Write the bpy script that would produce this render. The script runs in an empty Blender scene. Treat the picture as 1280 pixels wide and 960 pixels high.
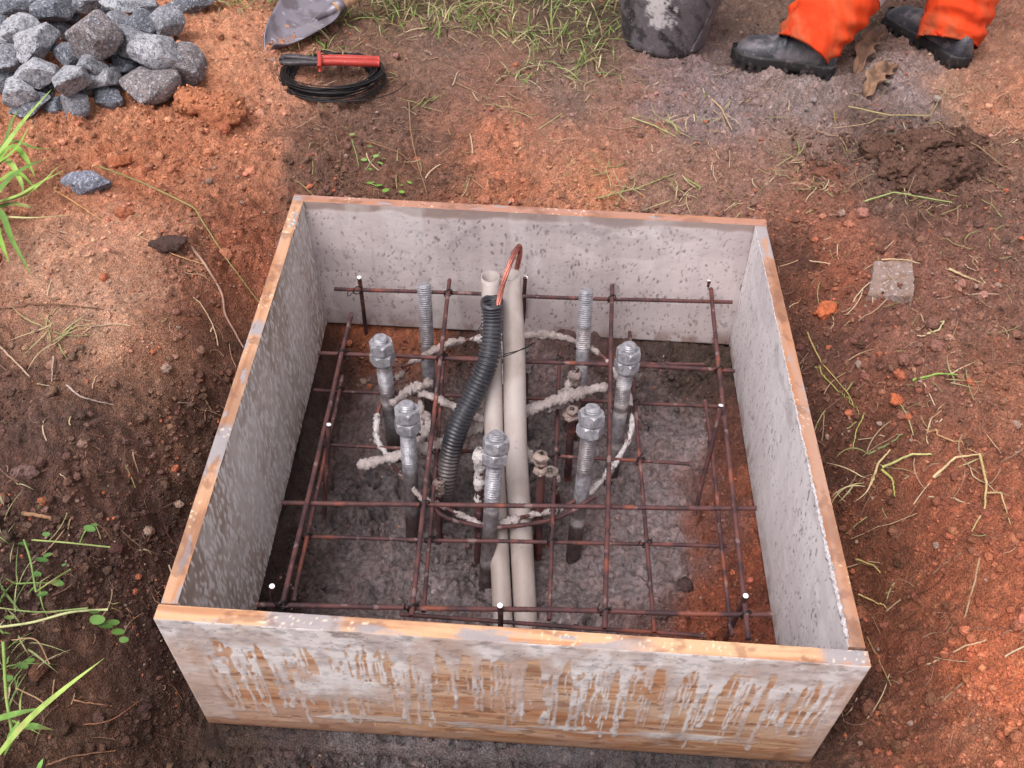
import bpy, bmesh, math, random
import numpy as np
from mathutils import Vector, Matrix
rng = np.random.default_rng(7)
random.seed(7)
R = math.radians
SC = bpy.context.scene
COL = SC.collection

# ------------------------------------------------------------------ camera, sky, sun, exposure
CAM = np.array([-0.00932, -0.75078, 1.33985]); ROT = (0.770174, -0.0352128, 0.0472054); FPX = 1210.8
cam = bpy.data.objects.new('camera', bpy.data.cameras.new('camera')); COL.objects.link(cam)
cam.location = CAM; cam.rotation_euler = ROT
cam.data.sensor_width = 36; cam.data.lens = 36 * FPX / 1280
cam.data.clip_start = 0.05; cam.data.clip_end = 500
SC.camera = cam
SUN_EL, SUN_AZ = 64, -140           # azimuth from +y towards +x
world = bpy.data.worlds.new('World'); SC.world = world; world.use_nodes = True
wn = world.node_tree.nodes; wl = world.node_tree.links; wn.clear()
sky = wn.new('ShaderNodeTexSky'); sky.sky_type = 'NISHITA'; sky.sun_disc = False
sky.sun_elevation = R(SUN_EL); sky.sun_rotation = R(SUN_AZ); sky.dust_density = 6
hs = wn.new('ShaderNodeHueSaturation'); hs.inputs['Saturation'].default_value = 0.12
gm = wn.new('ShaderNodeMix'); gm.data_type = 'RGBA'; gm.blend_type = 'MULTIPLY'; gm.inputs[0].default_value = 1
gm.inputs[7].default_value = (1.03, 0.985, 1.0, 1)
bg = wn.new('ShaderNodeBackground'); bg.inputs['Strength'].default_value = 0.15
wo = wn.new('ShaderNodeOutputWorld')
wl.new(sky.outputs[0], hs.inputs['Color']); wl.new(hs.outputs[0], gm.inputs[6]); wl.new(gm.outputs[2], bg.inputs[0]); wl.new(bg.outputs[0], wo.inputs[0])
sun = bpy.data.objects.new('sun', bpy.data.lights.new('sun', 'SUN')); COL.objects.link(sun)
sun.data.energy = .8; sun.data.angle = R(40); sun.data.color = (1, 0.97, 0.93)
sd = Vector((math.sin(R(SUN_AZ)) * math.cos(R(SUN_EL)), math.cos(R(SUN_AZ)) * math.cos(R(SUN_EL)), math.sin(R(SUN_EL))))
sun.rotation_euler = sd.to_track_quat('Z', 'Y').to_euler()
SC.view_settings.view_transform = 'Standard'; SC.view_settings.look = 'None'
SC.view_settings.exposure = 0.62; SC.view_settings.gamma = 1

# ------------------------------------------------------------------ helpers
from mathutils import Euler
MR = np.array(Euler(ROT).to_matrix())
def proj(P):
    q = (np.asarray(P, float) - CAM) @ MR
    return np.stack([640 + FPX * q[..., 0] / -q[..., 2], 480 - FPX * q[..., 1] / -q[..., 2]], -1)
def at(x, y, z):
    d = MR @ np.array([(x - 640) / FPX, -(y - 480) / FPX, -1.0])
    return CAM + d * ((z - CAM[2]) / d[2])
def V(p): return np.array(p, float)
def lin(c):
    c = np.asarray(c, float) / 255
    return np.where(c <= .04045, c / 12.92, ((c + .055) / 1.055) ** 2.4)

_L = np.random.default_rng(3).random((256, 256))
def vn(x, y, s=0):
    x = np.asarray(x) + s * 17.3; y = np.asarray(y) + s * 31.7
    xi = np.floor(x).astype(int); yi = np.floor(y).astype(int); fx = x - xi; fy = y - yi
    fx = fx * fx * fx * (fx * (fx * 6 - 15) + 10); fy = fy * fy * fy * (fy * (fy * 6 - 15) + 10)
    a = _L[xi & 255, yi & 255]; b = _L[(xi + 1) & 255, yi & 255]; c = _L[xi & 255, (yi + 1) & 255]; d = _L[(xi + 1) & 255, (yi + 1) & 255]
    return (a * (1 - fx) + b * fx) * (1 - fy) + (c * (1 - fx) + d * fx) * fy
def fbm(x, y, s=0, o=4, g=.5):
    t = 0; a = 1; n = 0
    x = np.asarray(x, float); y = np.asarray(y, float)
    for i in range(o):
        t = t + a * vn(x, y, s + i); n += a; a *= g
        x, y = (x * .8 - y * .6) * 2.03, (x * .6 + y * .8) * 2.03
    return t / n
def ss(a, b, x):
    t = np.clip((x - a) / (b - a), 0, 1); return t * t * (3 - 2 * t)
def cells(x, y, s, seed, pres=1.0):
    """nearest jittered point: (distance / cell, random of the cell, second random)"""
    x = x / s; y = y / s; xi = np.floor(x).astype(int); yi = np.floor(y).astype(int)
    best = np.full(x.shape, 9.); rid = np.zeros(x.shape); r2 = np.zeros(x.shape)
    T = np.random.default_rng(seed).random((4, 256, 256))
    for dx in (-1, 0, 1):
        for dy in (-1, 0, 1):
            cx = (xi + dx); cy = (yi + dy); a = cx & 255; b = cy & 255
            d = np.hypot(cx + T[0][a, b] - x, cy + T[1][a, b] - y)
            d = np.where(T[2][a, b] < pres, d, 9)
            m = d < best; best = np.where(m, d, best); rid = np.where(m, T[3][a, b], rid); r2 = np.where(m, T[2][a, b] / pres, r2)
    return best, rid, r2
def mixc(a, b, t):
    t = np.asarray(t)[..., None]; return a * (1 - t) + b * t

def mesh_obj(name, verts, faces, mat=None, parent=None, cols=None, smooth=True, attrs=None):
    me = bpy.data.meshes.new(name)
    verts = np.asarray(verts, np.float32)
    if isinstance(faces, np.ndarray):
        n = faces.shape[1]
        me.vertices.add(len(verts)); me.vertices.foreach_set('co', verts.ravel())
        me.loops.add(faces.size); me.loops.foreach_set('vertex_index', faces.astype(np.int32).ravel())
        me.polygons.add(len(faces)); me.polygons.foreach_set('loop_start', np.arange(0, faces.size, n, dtype=np.int32))
        me.polygons.foreach_set('loop_total', np.full(len(faces), n, np.int32))
    else:
        me.from_pydata([tuple(map(float, v)) for v in verts], [], faces)
    me.update(calc_edges=True)
    if cols is not None:
        a = me.color_attributes.new('Col', 'FLOAT_COLOR', 'POINT')
        c = np.ones((len(verts), 4), np.float32); c[:, :3] = cols; a.data.foreach_set('color', c.ravel())
    for k, vv in (attrs or {}).items():
        a = me.attributes.new(k, 'FLOAT', 'POINT'); a.data.foreach_set('value', np.asarray(vv, np.float32))
    me.polygons.foreach_set('use_smooth', np.full(len(me.polygons), smooth))
    if mat: me.materials.append(mat)
    o = bpy.data.objects.new(name, me); COL.objects.link(o)
    if parent: o.parent = parent
    return o
class MB:
    """collects rings / grids into one mesh"""
    def __init__(s): s.v = []; s.f = []; s.c = []; s.n = 0
    def add(s, v, f, c=(1, 1, 1)):
        v = np.asarray(v, float); s.v.append(v); s.f += [tuple(int(i) + s.n for i in q) for q in f]
        c = np.asarray(c, float); s.c.append(np.broadcast_to(c, (len(v), 3)) if c.ndim == 1 else c); s.n += len(v)
    def build(s, name, mat, parent=None, smooth=True, col=True):
        return mesh_obj(name, np.concatenate(s.v), s.f, mat, parent, np.concatenate(s.c) if col else None, smooth)
def frames(P):
    P = np.asarray(P, float); T = np.gradient(P, axis=0); T /= np.linalg.norm(T, axis=1)[:, None] + 1e-12
    u = np.cross(T[0], [0, 0, 1.0]);
    if np.linalg.norm(u) < .1: u = np.cross(T[0], [0, 1.0, 0])
    U = []; 
    for t in T:
        u = u - t * u.dot(t); u /= np.linalg.norm(u); U.append(u)
    U = np.array(U); return T, U, np.cross(T, U)
def tube(mb, P, r, n=8, c=(1, 1, 1), caps=True, ell=None, rag=0, close=False):
    P = np.asarray(P, float); r = np.broadcast_to(np.asarray(r, float), (len(P),)); T, U, W = frames(P)
    a = np.linspace(0, 2 * math.pi, n, endpoint=False)
    rr = r[:, None] * np.ones(n)
    if rag: rr = rr * (1 + rag * (rng.random(rr.shape) - .5) * 2)
    e = ell if ell else (1, 1)
    v = P[:, None] + U[:, None] * (np.cos(a) * rr * e[0])[..., None] + W[:, None] * (np.sin(a) * rr * e[1])[..., None]
    m = len(P); f = []
    for i in range(m - 1 + (1 if close else 0)):
        k = (i + 1) % m
        for j in range(n):
            f.append((i * n + j, k * n + j, k * n + (j + 1) % n, i * n + (j + 1) % n)[::-1])
    if caps and not close:
        f.append(tuple(range(n))); f.append(tuple(range((m - 1) * n, m * n))[::-1])
    c = np.asarray(c, float)
    if c.ndim == 2: c = np.repeat(c, n, 0)
    mb.add(v.reshape(-1, 3), f, c)
def curve(pts, n):
    """Catmull-Rom through points"""
    p = np.asarray(pts, float); p = np.concatenate([[2 * p[0] - p[1]], p, [2 * p[-1] - p[-2]]]); out = []
    m = len(p) - 3
    for t in np.linspace(0, m - 1e-6, n):
        i = int(t); f = t - i; a, b, c, d = p[i:i + 4]
        out.append(.5 * (2 * b + (c - a) * f + (2 * a - 5 * b + 4 * c - d) * f * f + (3 * b - a - 3 * c + d) * f ** 3))
    return np.array(out)
def tag(o, label=None, cat=None, group=None, kind=None):
    if label: o['label'] = label
    if cat: o['category'] = cat
    if group: o['group'] = group
    if kind: o['kind'] = kind
    return o
def empty(name, loc, label, cat, group=None):
    o = bpy.data.objects.new(name, None); COL.objects.link(o); o.location = tuple(loc); o.empty_display_size = .05
    tag(o, label, cat, group); bpy.context.view_layer.update(); return o
def put(o, parent):
    """parent a mesh whose vertices are in world space"""
    o.parent = parent; o.matrix_parent_inverse = Matrix.Translation(-Vector(parent.location)); return o
def recenter(o):
    me = o.data; n = len(me.vertices); a = np.empty(n * 3, np.float32); me.vertices.foreach_get('co', a); a = a.reshape(-1, 3)
    c = a.mean(0); c[2] = a[:, 2].min(); me.vertices.foreach_set('co', (a - c).ravel()); o.location = tuple(map(float, c)); me.update(); return o

def mat(name, col=None, rough=.8, metal=0, spec=.4, noise=(), bump=(), attr=False, rattr=False, rvar=0, scale_obj=True):
    """noise: list of (scale, detail, lo, hi, colour, strength) layers laid over the base; bump: list of (scale, detail, strength, distance, kind)"""
    m = bpy.data.materials.new(name); m.use_nodes = True; nt = m.node_tree; N = nt.nodes; Lk = nt.links
    b = N['Principled BSDF']; b.inputs['Roughness'].default_value = rough; b.inputs['Metallic'].default_value = metal
    b.inputs['Specular IOR Level'].default_value = spec
    tc = N.new('ShaderNodeTexCoord'); cur = None
    if attr:
        a = N.new('ShaderNodeAttribute'); a.attribute_name = 'Col'; cur = a.outputs['Color']
    else:
        rgb = N.new('ShaderNodeRGB'); rgb.outputs[0].default_value = (*col, 1); cur = rgb.outputs[0]
    vec = tc.outputs['Object']
    for (sc, det, lo, hi, c, st, *kind) in noise:
        if kind and kind[0] == 'vor':
            t = N.new('ShaderNodeTexVoronoi'); t.inputs['Scale'].default_value = sc; o = t.outputs['Distance']
        elif kind and kind[0] == 'cell':
            t = N.new('ShaderNodeTexVoronoi'); t.inputs['Scale'].default_value = sc; sp = N.new('ShaderNodeSeparateColor'); Lk.new(t.outputs['Color'], sp.inputs[0]); o = sp.outputs[0]
        else:
            t = N.new('ShaderNodeTexNoise'); t.inputs['Scale'].default_value = sc; t.inputs['Detail'].default_value = det; o = t.outputs['Fac']
        if kind and len(kind) > 1:
            mp = N.new('ShaderNodeMapping'); mp.inputs['Scale'].default_value = kind[1]; Lk.new(vec, mp.inputs[0]); Lk.new(mp.outputs[0], t.inputs['Vector'])
        else: Lk.new(vec, t.inputs['Vector'])
        mr = N.new('ShaderNodeMapRange'); mr.inputs[1].default_value = lo; mr.inputs[2].default_value = hi; mr.inputs[4].default_value = st; mr.interpolation_type = 'SMOOTHSTEP'
        Lk.new(o, mr.inputs[0])
        mx = N.new('ShaderNodeMix'); mx.data_type = 'RGBA'; Lk.new(mr.outputs[0], mx.inputs[0]); Lk.new(cur, mx.inputs[6])
        if isinstance(c, (int, float)):
            mx.blend_type = 'MULTIPLY'; mx.inputs[7].default_value = (c, c, c, 1)
        else: mx.inputs[7].default_value = (*c, 1)
        cur = mx.outputs[2]
    Lk.new(cur, b.inputs['Base Color'])
    prev = None
    for (sc, det, st, dist, *kind) in bump:
        if kind and kind[0] == 'vor': t = N.new('ShaderNodeTexVoronoi'); t.inputs['Scale'].default_value = sc; o = t.outputs['Distance']
        else: t = N.new('ShaderNodeTexNoise'); t.inputs['Scale'].default_value = sc; t.inputs['Detail'].default_value = det; o = t.outputs['Fac']
        if kind and len(kind) > 1:
            mp = N.new('ShaderNodeMapping'); mp.inputs['Scale'].default_value = kind[1]; Lk.new(vec, mp.inputs[0]); Lk.new(mp.outputs[0], t.inputs['Vector'])
        else: Lk.new(vec, t.inputs['Vector'])
        bp = N.new('ShaderNodeBump'); bp.inputs['Strength'].default_value = st; bp.inputs['Distance'].default_value = dist
        if kind and kind[0] == 'vor': bp.invert = True
        Lk.new(o, bp.inputs['Height'])
        if prev: Lk.new(prev, bp.inputs['Normal'])
        prev = bp.outputs[0]
    if prev: Lk.new(prev, b.inputs['Normal'])
    if rattr:
        a = N.new('ShaderNodeAttribute'); a.attribute_name = 'rough'; Lk.new(a.outputs['Fac'], b.inputs['Roughness'])
    elif rvar:
        t = N.new('ShaderNodeTexNoise'); t.inputs['Scale'].default_value = 40; Lk.new(vec, t.inputs['Vector'])
        mr = N.new('ShaderNodeMapRange'); mr.inputs[3].default_value = rough - rvar; mr.inputs[4].default_value = rough + rvar; mr.inputs[1].default_value = .3; mr.inputs[2].default_value = .7
        Lk.new(t.outputs['Fac'], mr.inputs[0]); Lk.new(mr.outputs[0], b.inputs['Roughness'])
    return m
K = 0.95
def alb(c, k=K): return tuple(float(v) for v in np.clip(lin(c) * k, 0, .85))

M = {}
M['ground'] = mat('soil', attr=True, rattr=True, spec=.35,
    noise=[(230, 4, .42, .66, .55, .75), (520, 3, .55, .72, 1.55, .7), (110, 5, .52, .68, .66, .6), (60, 5, .55, .7, 1.25, .5)],
    bump=[(650, 3, .9, .003), (230, 5, 1, .006), (330, 0, .6, .004, 'vor')])
M['concrete'] = mat('wet_concrete', attr=True, rattr=True, spec=.3, noise=[(90, 6, .46, .62, .5, .75), (300, 4, .55, .7, .6, .5), (500, 3, .60, .74, 1.5, .4)], bump=[(70, 7, 1, .010), (260, 4, .8, .003)])
M['pebble'] = mat('soil_clod', attr=True, rough=.92, spec=.3, noise=[(90, 5, .45, .65, .6, .6), (260, 4, .45, .65, .6, .7), (600, 3, .55, .72, 1.5, .6)], bump=[(160, 6, 1, .006), (500, 4, .8, .002)])
M['board'] = mat('shuttering_board', attr=True, rattr=True, spec=.35, noise=[(500, 3, .45, .75, .8, .5), (60, 4, .5, .8, .9, .5)], bump=[(500, 4, .35, .0012), (90, 3, .3, .002)])
M['stone'] = mat('crushed_granite', attr=True, rough=.92, spec=.2,
    noise=[(30, 5, .48, .60, .72, .7), (75, 6, .50, .60, alb((78, 82, 92)), .6), (105, 6, .56, .62, alb((188, 192, 202)), .5), (230, 5, .55, .62, alb((58, 60, 68)), .7), (320, 4, .60, .66, alb((215, 217, 224)), .45)],
    bump=[(60, 8, .9, .006), (300, 5, .8, .002)])
M['rebar'] = mat('rusty_rebar', col=alb((96, 62, 60)), rough=.7, metal=.2, noise=[(22, 5, .42, .6, alb((62, 44, 48)), .85), (12, 4, .58, .66, alb((142, 80, 62)), .7), (150, 3, .6, .75, alb((130, 76, 60)), .5), (35, 5, .60, .66, alb((160, 140, 136)), .4)], bump=[(500, 3, .5, .001)])
M['cap'] = mat('bright_cut_end', col=(.85, .85, .85), rough=.35, spec=.6)
M['wire'] = mat('black_annealed_wire', col=(.018, .017, .019), rough=.45, metal=.3)
M['galv'] = mat('galvanised_steel', attr=True, rough=.4, metal=.3, rvar=.12, noise=[(90, 5, .45, .62, .55, .8), (220, 3, .58, .7, 1.3, .6)], bump=[(300, 4, .4, .0012)])
M['crust'] = mat('mortar_crust', attr=True, rough=.95, spec=.2, noise=[(60, 5, .52, .68, alb((120, 104, 100)), .6), (300, 3, .6, .7, alb((225, 218, 216)), .4)], bump=[(220, 5, 1, .005), (700, 3, .6, .002)])
M['pvc'] = mat('grey_pvc', attr=True, rough=.55, spec=.4, noise=[(14, 5, .45, .66, alb((140, 124, 116)), .6, 'n', (1, 1, .25)), (160, 3, .68, .74, alb((110, 98, 92)), .7, 'n', (1, 1, .35)), (45, 5, .6, .7, alb((150, 132, 122)), .4)], bump=[(200, 4, .25, .001)])
M['hose'] = mat('black_corrugated_plastic', attr=True, rough=.38, spec=.5, noise=[(70, 4, .58, .72, alb((120, 116, 122)), .35)])
M['copper'] = mat('bare_copper', col=alb((178, 112, 100)), rough=.4, metal=.7, noise=[(120, 4, .5, .7, alb((110, 58, 50)), .7)], bump=[(300, 3, .3, .001)])
M['blade'] = mat('worn_spade_steel', col=alb((138, 132, 142)), rough=.42, metal=.45, rvar=.12, noise=[(16, 6, .48, .62, alb((100, 88, 92)), .7), (26, 6, .60, .68, alb((196, 196, 206)), .6), (50, 5, .62, .72, alb((130, 96, 80)), .5)], bump=[(120, 4, .3, .001)])
M['wood'] = mat('handle_wood', col=alb((196, 158, 124)), rough=.7, noise=[(60, 5, .4, .7, alb((130, 96, 72)), .7)], bump=[(200, 4, .3, .001)])
M['red'] = mat('red_plastic_grip', col=alb((172, 56, 46)), rough=.45, spec=.5, noise=[(70, 4, .5, .7, alb((150, 52, 46)), .7), (150, 3, .62, .7, alb((214, 130, 112)), .5)], bump=[(120, 3, .3, .001)])
M['tool'] = mat('dark_forged_steel', col=alb((70, 66, 70)), rough=.5, metal=.5, noise=[(90, 5, .5, .7, alb((110, 98, 92)), .7)], bump=[(220, 4, .5, .001)])
M['bucket'] = mat('cement_smeared_black_plastic', attr=True, rough=.55, spec=.4, noise=[(150, 4, .55, .68, alb((150, 142, 142)), .4)], bump=[(150, 4, .5, .002)])
M['fabric'] = mat('orange_workwear', attr=True, rough=.85, spec=.15, noise=[(1200, 1, .4, .7, .86, .6), (22, 4, .5, .75, .86, .5)], bump=[(1400, 1, .25, .0006), (45, 3, .25, .004)])
M['reflect'] = mat('silver_reflective_tape', col=alb((205, 208, 214)), rough=.35, metal=.3)
M['boot'] = mat('dusty_black_leather', attr=True, rough=.5, spec=.5, noise=[(36, 5, .52, .68, alb((118, 112, 116)), .5), (140, 4, .6, .72, alb((140, 128, 128)), .45)], bump=[(260, 4, .45, .0015), (40, 3, .4, .004)])
M['sole'] = mat('black_rubber_sole', col=alb((38, 36, 38)), rough=.6, noise=[(60, 4, .52, .7, alb((95, 84, 80)), .6)], bump=[(200, 3, .5, .001)])
M['skin'] = mat('skin', col=(.25, .13, .08), rough=.55)
M['hair'] = mat('black_hair', col=(.012, .01, .01), rough=.6)
M['grass'] = mat('grass_blade', attr=True, rough=.6, spec=.25, noise=[(40, 4, .45, .65, .65, .7), (25, 4, .56, .68, alb((170, 150, 104)), .5)], bump=[(300, 3, .3, .001)])
M['straw'] = mat('dry_straw', attr=True, rough=.85, spec=.2, noise=[(120, 3, .4, .7, .75, .7)])
M['leaf'] = mat('dead_leaf', attr=True, rough=.8, spec=.25, noise=[(60, 5, .45, .7, .75, .8)], bump=[(90, 4, .4, .002)])
for k in ('grass', 'leaf'):
    nt = M[k].node_tree; b = nt.nodes['Principled BSDF']
    b.inputs['Subsurface Weight'].default_value = 0.0
M['slab'] = mat('weathered_slab', attr=True, rough=.85, noise=[(45, 6, .5, .6, alb((118, 88, 70)), .6), (120, 5, .56, .63, alb((168, 160, 158)), .7), (200, 3, .6, .7, alb((60, 48, 44)), .6)], bump=[(90, 6, .9, .004)])

# ------------------------------------------------------------------ the ground: shape
HB = 0.373                         # height of the shuttering boards
def base_height(x, y):
    """height of the soil without its clods; z = 0 is the rim of the box"""
    dx = np.maximum(np.abs(x) - .55, 0); 
    front = np.maximum(-y, 0); back = np.maximum(y - 1.13, 0)
    d = np.sqrt(dx ** 2 + front ** 2 + back ** 2)
    t = np.clip(1.13 - y, 0, 1.13) / 1.13                     # 0 at the back board, 1 at the front board
    near = -.10 - .28 * ss(.0, .8, t)                         # soil level against the boards
    near = np.where(y > 1.13, -.09, near); 
    far = -.045 + .03 * (fbm(x * 1.3, y * 1.3, 5, 3) - .5) * 2
    far = far - .10 * ss(.3, -.5, y) * ss(.5, -1.2, x) - .05 * ss(.5, -.3, y)
    wdt = .24 + .20 * ss(.9, 0, y) * ss(0, -.6, x) + .12 * ss(.9, 0, y) * ss(0, .6, x)
    k = ss(0, 1, np.clip((d - .02) / wdt, 0, 1))
    z = near + (far - near) * k
    # excavation inside the box, edges of soil, sunk middle with wet concrete
    z = z - .055 * np.exp(-(np.maximum(-x - .55, 0) / .085) ** 2) * (x < -.5) * ss(1.2, .8, y) * ss(-.35, .1, y) - .03 * np.exp(-(np.maximum(x - .55, 0) / .06) ** 2) * (x > .5) * ss(1.2, .8, y) * ss(-.3, .1, y)
    z = z + .035 * np.exp(-((x + 1.0) / .16) ** 2 - ((y - .95) / .3) ** 2) + .03 * np.exp(-((x - .95) / .14) ** 2 - ((y - .75) / .35) ** 2)
    inside = (np.abs(x) < .56) & (y > -.01) & (y < 1.14)
    e = np.minimum(np.minimum(.56 - np.abs(x), y + .01), 1.14 - y)
    zi = -.385 - .075 * ss(.03, .13, e + .03 * (fbm(x * 6, y * 6, 9, 3) - .5)) 
    z = np.where(inside, np.minimum(zi, -.383), z)
    # spoil heap under the stones, mud heap on the right
    z = z + .06 * np.exp(-(((x + 1.35) / .55) ** 2 + ((y - 2.15) / .35) ** 2)) * (1 - inside)
    z = z + .045 * np.exp(-(((x - 1.0) / .15) ** 2 + ((y - 1.62) / .10) ** 2))
    z = z + .03 * np.exp(-(((x + .95) / .16) ** 2 + ((y - 1.75) / .1) ** 2))
    return z
def hit(px, py):
    z = -.05
    for _ in range(25):
        p = at(px, py, z); z = .5 * z + .5 * float(base_height(p[0], p[1]))
    p = at(px, py, z); return p
# control colours: where in the photograph's view a patch of soil lies, and its colour, with the left trench's shadow painted in
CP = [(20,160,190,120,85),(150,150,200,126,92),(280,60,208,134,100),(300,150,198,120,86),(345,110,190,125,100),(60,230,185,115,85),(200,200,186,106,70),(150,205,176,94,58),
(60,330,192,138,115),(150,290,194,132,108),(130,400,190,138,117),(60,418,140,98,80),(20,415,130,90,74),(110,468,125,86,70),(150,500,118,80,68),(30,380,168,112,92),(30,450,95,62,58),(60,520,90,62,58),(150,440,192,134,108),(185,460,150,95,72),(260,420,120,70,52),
(300,340,142,76,52),(270,520,82,52,42),(235,600,74,48,40),(285,455,96,60,46),(320,300,160,88,60),(230,330,150,95,75),(180,510,135,95,80),(250,500,95,58,50),(220,540,122,82,66),(50,600,95,62,56),(130,580,112,77,70),(150,700,85,55,50),  # points close to the left board are darkened to paint the trench shadow
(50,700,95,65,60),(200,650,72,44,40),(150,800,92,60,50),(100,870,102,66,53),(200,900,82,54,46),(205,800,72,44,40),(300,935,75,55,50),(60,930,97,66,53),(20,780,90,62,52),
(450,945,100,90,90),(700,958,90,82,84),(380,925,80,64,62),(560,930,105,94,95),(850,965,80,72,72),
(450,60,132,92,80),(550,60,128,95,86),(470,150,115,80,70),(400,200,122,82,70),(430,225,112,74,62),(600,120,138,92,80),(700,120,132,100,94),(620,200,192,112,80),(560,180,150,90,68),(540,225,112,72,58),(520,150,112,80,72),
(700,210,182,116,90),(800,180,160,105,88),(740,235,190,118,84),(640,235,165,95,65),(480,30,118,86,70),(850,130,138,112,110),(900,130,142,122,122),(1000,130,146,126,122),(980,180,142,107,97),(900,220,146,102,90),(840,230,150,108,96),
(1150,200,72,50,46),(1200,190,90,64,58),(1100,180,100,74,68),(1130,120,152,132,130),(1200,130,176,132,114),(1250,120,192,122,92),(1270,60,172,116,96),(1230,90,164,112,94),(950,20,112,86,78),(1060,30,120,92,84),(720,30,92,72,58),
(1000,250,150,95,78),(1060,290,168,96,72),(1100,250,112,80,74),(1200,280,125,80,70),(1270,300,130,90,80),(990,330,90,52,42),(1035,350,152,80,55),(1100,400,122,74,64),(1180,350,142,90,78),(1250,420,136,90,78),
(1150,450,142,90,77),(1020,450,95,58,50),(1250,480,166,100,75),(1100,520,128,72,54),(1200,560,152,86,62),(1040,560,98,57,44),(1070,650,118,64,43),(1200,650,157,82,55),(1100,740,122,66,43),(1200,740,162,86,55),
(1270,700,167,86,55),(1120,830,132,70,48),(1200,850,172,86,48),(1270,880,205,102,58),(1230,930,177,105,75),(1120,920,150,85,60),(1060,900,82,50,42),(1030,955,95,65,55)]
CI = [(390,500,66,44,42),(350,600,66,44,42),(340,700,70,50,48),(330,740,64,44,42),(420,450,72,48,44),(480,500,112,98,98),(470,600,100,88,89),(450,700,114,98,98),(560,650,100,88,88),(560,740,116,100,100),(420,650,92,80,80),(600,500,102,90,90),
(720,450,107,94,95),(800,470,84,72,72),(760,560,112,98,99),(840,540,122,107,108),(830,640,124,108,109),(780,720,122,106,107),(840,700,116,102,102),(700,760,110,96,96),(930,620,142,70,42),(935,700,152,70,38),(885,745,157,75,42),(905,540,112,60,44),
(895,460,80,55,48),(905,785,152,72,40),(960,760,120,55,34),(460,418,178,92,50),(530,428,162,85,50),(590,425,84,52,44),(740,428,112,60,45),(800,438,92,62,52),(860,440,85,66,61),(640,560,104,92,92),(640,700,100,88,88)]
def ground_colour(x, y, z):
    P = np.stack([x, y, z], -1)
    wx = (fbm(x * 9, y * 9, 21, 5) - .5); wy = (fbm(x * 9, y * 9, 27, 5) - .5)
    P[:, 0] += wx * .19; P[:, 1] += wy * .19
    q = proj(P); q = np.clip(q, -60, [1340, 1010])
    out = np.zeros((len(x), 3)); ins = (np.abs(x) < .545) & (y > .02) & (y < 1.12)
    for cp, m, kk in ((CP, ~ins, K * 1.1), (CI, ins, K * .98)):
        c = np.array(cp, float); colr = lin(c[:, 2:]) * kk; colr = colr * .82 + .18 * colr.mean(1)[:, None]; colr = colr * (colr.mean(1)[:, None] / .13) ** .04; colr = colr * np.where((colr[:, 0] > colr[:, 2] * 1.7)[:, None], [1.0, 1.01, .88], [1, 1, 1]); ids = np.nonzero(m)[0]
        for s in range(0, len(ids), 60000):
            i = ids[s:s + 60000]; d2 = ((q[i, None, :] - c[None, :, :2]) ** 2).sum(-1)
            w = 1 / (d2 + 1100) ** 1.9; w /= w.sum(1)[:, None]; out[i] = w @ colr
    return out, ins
# how lumpy each place is, from a few control patches (view position, density)
DP = [(120,150,1.),(260,170,.9),(320,90,.6),(250,310,1.),(150,300,.25),(120,400,.1),(230,520,1.),(60,500,.6),(90,600,.7),(200,450,.1),(300,420,.15),(230,700,.8),(130,860,.25),(240,860,.8),(60,700,.6),
(450,140,.6),(400,190,.8),(600,100,.3),(650,200,.55),(850,120,.4),(900,220,.5),(1100,140,.6),(1150,210,1.),(1000,300,.7),(1100,380,.8),(1200,330,.9),(1050,500,.9),(1200,470,.8),(1150,650,.5),(1060,700,.8),(1230,720,.5),(1120,900,1.),(1200,820,.5),(1250,930,1.),(1270,870,.1),(500,940,1.),(800,950,1.),
(450,600,.6),(450,700,.5),(800,500,.5),(820,650,.2),(930,650,.9),(880,740,1.),(350,600,1.),(850,430,1.),(460,410,.6)]
def density(x, y, z):
    q = proj(np.stack([x, y, z], -1)); c = np.array(DP, float); out = np.empty(len(x))
    for s in range(0, len(x), 60000):
        d2 = ((q[s:s + 60000, None] - c[None, :, :2]) ** 2).sum(-1); w = 1 / (d2 + 900) ** 1.6; out[s:s + 60000] = (w @ c[:, 2]) / w.sum(1)
    return out

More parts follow.
